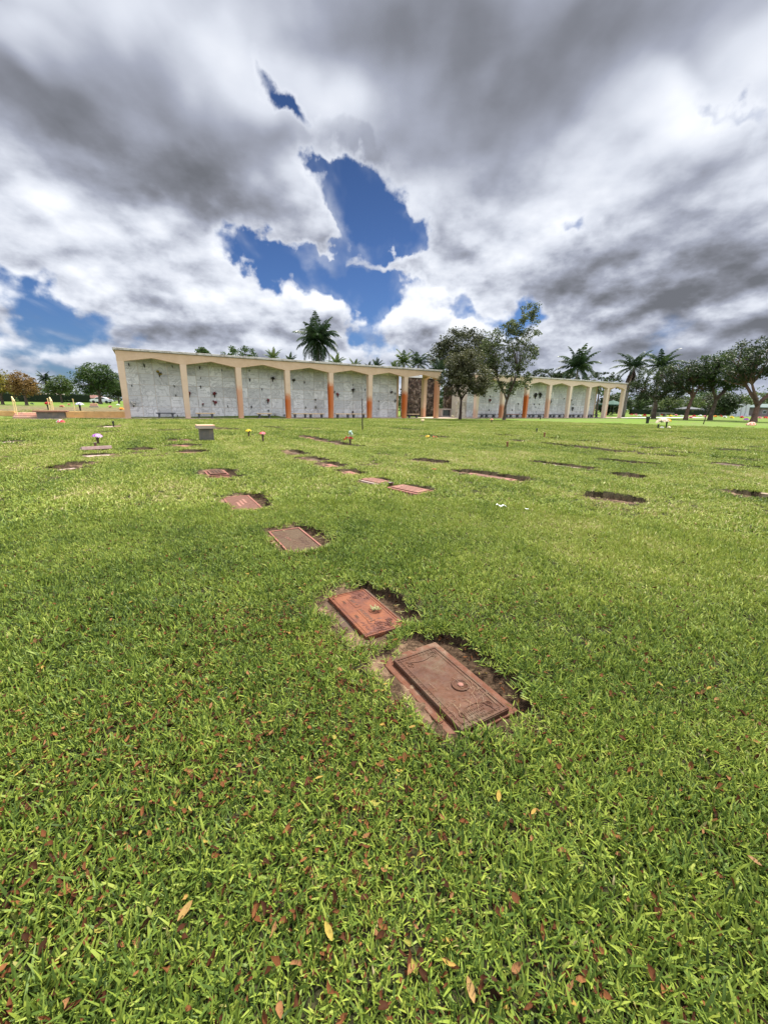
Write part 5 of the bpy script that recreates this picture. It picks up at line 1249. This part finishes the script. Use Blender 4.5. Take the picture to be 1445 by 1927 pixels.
tree('spreading_tree', p, 3.3, .34, [(-1.6, 0, 8.0, 2.6, 2.5, 1.8), (1.6, 0, 9.0, 2.8, 2.5, 1.8), (.3, 0, 6.6, 4.0, 2.6, 1.2), (3.4, 0, 7.0, 2.2, 2, 1.3), (-3.4, 0, 5.9, 1.6, 1.5, .9), (.6, 0, 5.2, 1.6, 1.5, .8), (3.2, .6, 5.4, 1.8, 1.6, .8)], 290, 34, .27, LEAF_G, 'green spreading tree with low level limbs, just right of the dark stake', BARK, SPREAD, crad=.62, nbr=56, forks=5, lean=(.3, 0))
p = dep(1417, 792.5, 60); p.z = 0
tree('spreading_tree', p, 2.6, .42, [(-.2, 0, 9.7, 3.8, 3.4, 1.9), (3.2, 0, 10.3, 3.8, 3.4, 2.0), (-3.6, 0, 8.2, 2.8, 2.6, 1.7), (1.5, 0, 7.8, 4.6, 3.6, 1.5), (5.6, 0, 8.2, 3, 3, 2), (-4.6, 0, 6.3, 1.8, 1.8, 1.1), (-1.6, 0, 6.6, 2.4, 2, .9)], 380, 36, .28, LEAF_D, 'largest spreading tree with a thick red brown trunk at the right edge', BARK_R, SPREAD, crad=.68, nbr=90, forks=6)
BACK = 'trees along the far right edge of the lawn'
k_ = 0
for px, top_, w, y, m, lb in [(1372, 738, 26, 105, LEAF_D, 'round dark green tree far behind the stake and white slabs'), (1205, 742, 22, 150, LEAF_G, 'soft green tree far behind the two shaggy palms'), (1262, 748, 24, 140, LEAF_L, 'pale green bushy tree behind the slim spreading tree'),
                        (1300, 744, 26, 150, LEAF_L, 'light green far tree between the two middle trunks'), (1320, 738, 22, 165, LEAF_G, 'far tree showing over the grey roof by the stake'), (1395, 745, 30, 150, LEAF_L, 'light olive far tree left of the thickest trunk'), (1436, 735, 34, 140, LEAF_L, 'yellow green far tree behind the thickest trunk'),
                        (1350, 742, 26, 170, LEAF_G, 'mid green far tree right of the dark stake'), (1165, 740, 26, 130, LEAF_D, 'dark far tree seen through the last bay of the farther mausoleum'), (1148, 745, 20, 100, LEAF_D, 'dark tree with a trunk seen in the open far bay'), (1270, 742, 26, 158, LEAF_V, 'dull green far tree over the mauve walled building'), (1340, 742, 26, 158, LEAF_V, 'dark olive far tree behind the green tree with low limbs'), (1385, 742, 26, 158, LEAF_V, 'dark far tree over the white tomb slabs'), (1232, 738, 22, 160, LEAF_G, 'far tree right behind the two trunked dark tree')]:
    q = dep(px, top_, y); s = y/F_PX*1.04; w_ = w*s
    tree('far_tree', Vector((q.x, y, 0)), q.z*.35, .25, [(0, 0, q.z*.62, w_*.8, w_*.7, q.z*.40), (w_*.3, 0, q.z*.5, w_*.7, w_*.6, q.z*.35), (-w_*.4, 0, q.z*.45, w_*.6, w_*.6, q.z*.33)], 90, 34, .5, m, lb, group=BACK, crad=1.1, nbr=14)
def hedge(p1, p2, h, d, m, label, name='hedge'):
    L_ = (p2-p1).length; ang = math.atan2(p2.y-p1.y, p2.x-p1.x); root = empty(name, p1, ang, label, 'hedge')
    n = int(L_*h*1.6); C = np.stack([rng.random(n)*L_, rng.normal(0, d*.35, n), h*(.1+.85*rng.random(n))], 1)
    leaf_cloud(C, .55, 12, .42, 'leaves', m, root); b = MB(); b.box((L_/2, 0, h*.42), (L_, d*.8, h*.82)); b.build('twig_core', LEAF_D, root)
def gz(px, y): q = dep(px, 760, y); return Vector((q.x, y, 0))
hedge(gz(1188, 125), gz(1470, 125), 1.7, 1.6, LEAF_D, 'dark clipped hedge along the far right side of the lawn')
# a far green ridge of woods behind everything on the right
def woods(px0, px1, y, h, m, label):
    a, b = gz(px0, y), gz(px1, y); n = 260; t = rng.random(n); C = np.stack([a.x+(b.x-a.x)*t, y+rng.normal(0, 8, n), h*(.05+.9*rng.random(n))*(0.75+.35*np.sin(t*23)*np.sin(t*9+1))], 1)
    o = leaf_cloud(C, 2.6, 26, 1.1, 'distant_woods', m, None); tag(o, label, 'woods', kind='stuff')
woods(1090, 1520, 175, 13, LEAF_G, 'far off green belt of trees behind the right hand lawn')
woods(-120, 240, 190, 8.5, LEAF_D, 'far off dark belt of trees behind the left terrace')
woods(640, 1000, 120, 8.5, LEAF_D, 'dark belt of planting far behind the gap between the mausoleums')
# pale tomb slabs, house and low buildings far right
TOMB = speckle('tomb_white', (.38, .39, .41), (.48, .49, .51), 2, .7)
for x0, x1, y0, y1, lb in ((1376, 1382, 768, 777, 'leftmost and lowest of four white tomb slabs far right'), (1383.5, 1390, 760.5, 777, 'second of four white tomb slabs far right'), (1391.5, 1398, 760, 777.5, 'third of four white tomb slabs far right'), (1399.5, 1406, 761, 777.5, 'rightmost of four white tomb slabs far right')):
    y = 112; a, b_, t = dep(x0, y1, y), dep(x1, y1, y), dep(x0, y0, y); root = empty('tomb_slab', ((a.x+b_.x)/2, y, 0), 0, lb, 'tomb', 'white tomb slabs')
    b = MB(); b.box((0, 0, t.z/2), (b_.x-a.x, .8, t.z), top=(.8, .8)); b.build('slab', TOMB, root, bevel=.04); b = MB(); b.box((0, -.3, .15), ((b_.x-a.x)*1.06, 1.7, .3)); b.build('base', TOMB, root)
def low_house(x0, x1, ytop, y, wallm, roofm, label, wins=3):
    a, b_ = dep(x0, 770, y), dep(x1, 770, y); h = dep((x0+x1)/2, ytop, y).z; L_ = b_.x-a.x; root = empty('low_building', ((a.x+b_.x)/2, y, 0), 0, label, 'building', 'low buildings far beyond the lawn')
    b = MB(); b.box((0, 3, h*.36), (L_, 6, h*.72)); b.build('wall', wallm, root)
    b = MB(); e = .5; zb, zt = h*.72, h
    b.add([(-L_/2-e, -e, zb), (L_/2+e, -e, zb), (L_/2+e, 6+e, zb), (-L_/2-e, 6+e, zb), (-L_/2+1.5, 3, zt), (L_/2-1.5, 3, zt), (-L_/2-e, -e, zb-.15), (L_/2+e, -e, zb-.15), (L_/2+e, 6+e, zb-.15), (-L_/2-e, 6+e, zb-.15)],
          [(0, 1, 5, 4), (1, 2, 5), (2, 3, 4, 5), (3, 0, 4), (6, 7, 1, 0), (7, 8, 2, 1), (8, 9, 3, 2), (9, 6, 0, 3), (9, 8, 7, 6)]); b.build('roof', roofm, root)
    for k in range(wins):
        x = -L_/2+L_*(k+.5)/wins; b = MB(); b.box((0, -.02, 0), (min(1.6, L_/wins*.5), .06, h*.26)); w = b.build('window', TOMB, root, (x, 0, h*.36)); b = MB(); b.box((0, -.06, 0), (min(1.4, L_/wins*.42), .03, h*.21)); b.build('pane', GLASSD, w)
RGREY = speckle('roof_grey', (.05, .055, .06), (.09, .095, .10), 2, .8); RTEAL = speckle('roof_teal', (.07, .10, .092), (.11, .15, .14), 2, .8); WGREY = speckle('wall_mauve', (.13, .10, .105), (.19, .155, .155), 2, .8); WWHITE = speckle('wall_white', (.30, .30, .31), (.42, .42, .42), 2, .8)
low_house(1228, 1276, 762, 150, WWHITE, RGREY, 'long pale building half hidden behind the two trunked tree')
low_house(1294, 1320, 765.5, 132, WGREY, RGREY, 'small mauve walled building with grey roof left of the stake', 2)
low_house(1432, 1490, 760, 118, WGREY, RTEAL, 'teal roofed building behind the thickest trunk at the right edge', 4)
# green shade canopy seen through the last bay
q = dep(1152, 762, 92); root = empty('shade_canopy', (q.x, 92, 0), .4, 'dark green shade canopy seen through the open last bay', 'canopy')
CANV = speckle('canvas_green', (.015, .05, .035), (.03, .08, .055), 3, .8); b = MB()
b.add([(-2, -2, 2.4), (2, -2, 2.4), (2, 2, 2.4), (-2, 2, 2.4), (0, 0, 3.3), (-2, -2, 2.2), (2, -2, 2.2), (2, 2, 2.2), (-2, 2, 2.2)], [(0, 1, 4), (1, 2, 4), (2, 3, 4), (3, 0, 4), (5, 6, 1, 0), (6, 7, 2, 1), (7, 8, 3, 2), (8, 5, 0, 3)]); b.build('canvas', CANV, root)
for sx in (-1, 1):
    for sy in (-1, 1): b = MB(); b.tube([(sx*1.9, sy*1.9, 0), (sx*1.9, sy*1.9, 2.35)], [.04, .04], 8); b.build('leg', B_DARK, root)
# scattered flowers far across the lawn
FARC = [('red', RED), ('white', WHT), ('yellow', YEL), ('pink', (.75, .3, .35)), ('orange', ORG), ('violet', PUR)]
for i, (px, py, c) in enumerate([(1188, 778, 0), (1196, 778, 3), (1203, 781, 1), (1213, 779, 0), (1246, 778, 0), (1262, 780, 2), (1272, 777, 3), (1282, 780, 1), (1306, 779, 0), (1318, 777, 1), (1326, 780, 3), (1346, 779, 4), (1356, 777, 0), (1364, 780, 1), (1377, 781, 2), (1396, 780, 0), (1430, 781, 3), (1441, 780, 0), (1300, 783, 3), (1404, 786, 5)]):
    y = 98-(py-777)*4.2; q = dep(px, py, y)
    bouquet(Vector((q.x, y, .02)), .34, .62, [FARC[c][1]], '%s flowers standing far off on the right hand lawn, %s' % (FARC[c][0], ['behind the trunks', 'near the hedge', 'in front of the far hedge', 'in the shade of the trees'][i % 4]), 5, .26, 'far flowers on the right hand lawn')
# picnic-like stone table among the trees
q = dep(1250, 780, 92); root = empty('stone_bench', (q.x, 92, 0), .2, 'dark stone bench with three legs far behind the right hand palms', 'bench')
b = MB(); b.box((0, 0, .75), (4.2, .8, .16)); b.build('seat', B_GREY, root)
for k in (-1.6, 0, 1.6): b = MB(); b.box((k, 0, .34), (.4, .6, .68)); b.build('leg', B_GREY, root)

# ---- left terrace
TZ = lambda y: .5+.0034*max(0, min(140, y*.8-20))
def gpt(px, y): q = dep(px, 760, y); return Vector((q.x, y, float(terrain(np.array([q.x]), np.array([y]))[0])))
LEFT = 'trees beyond the left terrace'
def ltree(px, ytop, wpx, y, m, label, name='broadleaf_tree', trunk=.3, dens=130, leaf=.34, crad=.8, r0=.22, shell=.4):
    p = gpt(px, y); s = y/F_PX*1.28; q = dep(px, ytop, y); h = q.z-p.z; w = wpx*s/1.2
    tree(name, p, h*trunk, r0, [(0, 0, h*.66, w*.75, w*.6, h*.33), (w*.45, 0, h*.55, w*.55, w*.5, h*.28), (-w*.45, 0, h*.52, w*.55, w*.5, h*.28)], dens, 34, leaf, m, label, group=LEFT, crad=crad, nbr=30, shell=shell)
ltree(6, 697, 30, 62, LEAF_Y, 'yellow green tree at the left edge behind the terrace', crad=.55, leaf=.24)
ltree(51, 697, 24, 60, LEAF_O, 'orange brown autumn tree on the left terrace lawn', crad=.5, leaf=.22, shell=.3)
ltree(118, 706, 24, 95, LEAF_L, 'fresh green layered tree between the palm and the biggest left tree', crad=.7)
ltree(190, 681, 40, 88, LEAF_G, 'biggest dark green tree, touching the left end of the mausoleum', dens=300, crad=.85, r0=.35, trunk=.28)
ltree(225, 715, 20, 100, LEAF_D, 'dark tree half hidden by the left end of the mausoleum', dens=110)
ltree(30, 735, 44, 118, LEAF_D, 'low dark tree behind the yellow and orange trees', dens=150, trunk=.15)
palm_px(85, 713, 105, 16, 22, 'dark palm rising between the orange and fresh green trees', up=(-70, 85), leaflet=.8, group=LEFT)
hedge(gpt(-60, 96), gpt(172, 110), 2.3, 2.0, LEAF_G, 'long dark green hedge behind the left terrace lawn')
p = gpt(92, 112); 
low_house(72, 112, 739, 112, WGREY, speckle('roof_brown', (.22, .18, .15), (.32, .27, .23), 2, .85), 'low brown roofed house over the left hedge', 2)
low_house(148, 180, 743, 118, WWHITE, speckle('roof_red', (.12, .055, .042), (.17, .08, .06), 2, .85), 'pale house with a red brown roof behind the biggest left tree', 2)
# parked white car
p = gpt(193, 100); root = empty('parked_car', p, .15, 'white parked car behind the biggest left tree', 'car')
CARW = speckle('car_white', (.70, .71, .72), (.76, .77, .78), 3, .3, spec=.5); TYRE = speckle('tyre', (.012, .012, .012), (.025, .025, .025), 20, .8)
b = MB(); prof = [(-2.2, .35), (-2.25, .75), (-1.9, .95), (-1.3, 1.0), (-.7, 1.42), (.7, 1.45), (1.35, 1.0), (2.05, .9), (2.25, .6), (2.2, .35)]
vs = [(x, -.85, z) for x, z in prof]+[(x, .85, z) for x, z in prof]; n = len(prof)
b.add(vs, [tuple(range(n)), tuple(reversed(range(n, 2*n)))]+[(i, n+i, n+(i+1) % n, (i+1) % n) for i in range(n)]); b.build('body', CARW, root, bevel=.06)
b = MB(); b.add([(-1.15, -.86, 1.0), (1.15, -.86, 1.0), (.62, -.86, 1.37), (-.62, -.86, 1.36)], [(0, 1, 2, 3)]); b.build('window', GLASSD, root)
for sx in (-1.4, 1.4):
    for sy in (-.8, .8): b = MB(); b.tube([(sx, sy-.1, .33), (sx, sy+.1, .33)], [.33, .33], 14); b.build('wheel', TYRE, root)
for px, py, c, lb, r_ in [(90, 764, RED, 'red flowers in a dark vase at the terrace edge above the wide monument', .26), (150, 765, (.6, .6, .72), 'white and lilac flowers in a dark vase at the edge of the terrace', .36), (116, 762, (.5, .2, .12), 'low rusty flowers on the terrace between the two rail posts', .28),
                      (207, 761, (.6, .25, .25), 'pink red flowers on the terrace near the mausoleum', .26), (228, 766, ORG, 'orange flowers against the left end column', .24), (61, 757, (.05, .12, .05), 'dark little plant on the far terrace lawn', .22), (130, 757, (.55, .3, .15), 'tiny tan flowers far off on the terrace', .25), (222, 756, WHT, 'tiny white flowers far off near the mausoleum', .25)]:
    y = {764: 39, 765: 38.5, 762: 47, 761: 50, 766: 40, 757: 62, 756: 66}[py]; p = gpt(px, y)
    if py in (764, 765): vase(p, .5, .1, VASE_K, 'dark vase under the '+lb.split(' in a ')[0])
    bouquet(p+Vector((0, 0, .45 if py in (764, 765) else .05)), r_, .36, [c] if py != 765 else [c, WHT], lb, 7, .16, 'flowers on the left terrace')
p = gpt(177, 54); root = empty('terrace_marker', p, ROT, 'orange brown upright marker on the terrace before the white car', 'monument')
b = MB(); b.box((0, 0, .10), (1.0, .5, .20)); b.build('base', SLAB_E, root); b = MB(); b.box((0, 0, .36), (.85, .35, .34), top=(.9, .9)); b.build('body', SLAB_T, root, bevel=.02)
print('objects', len(sc.objects))
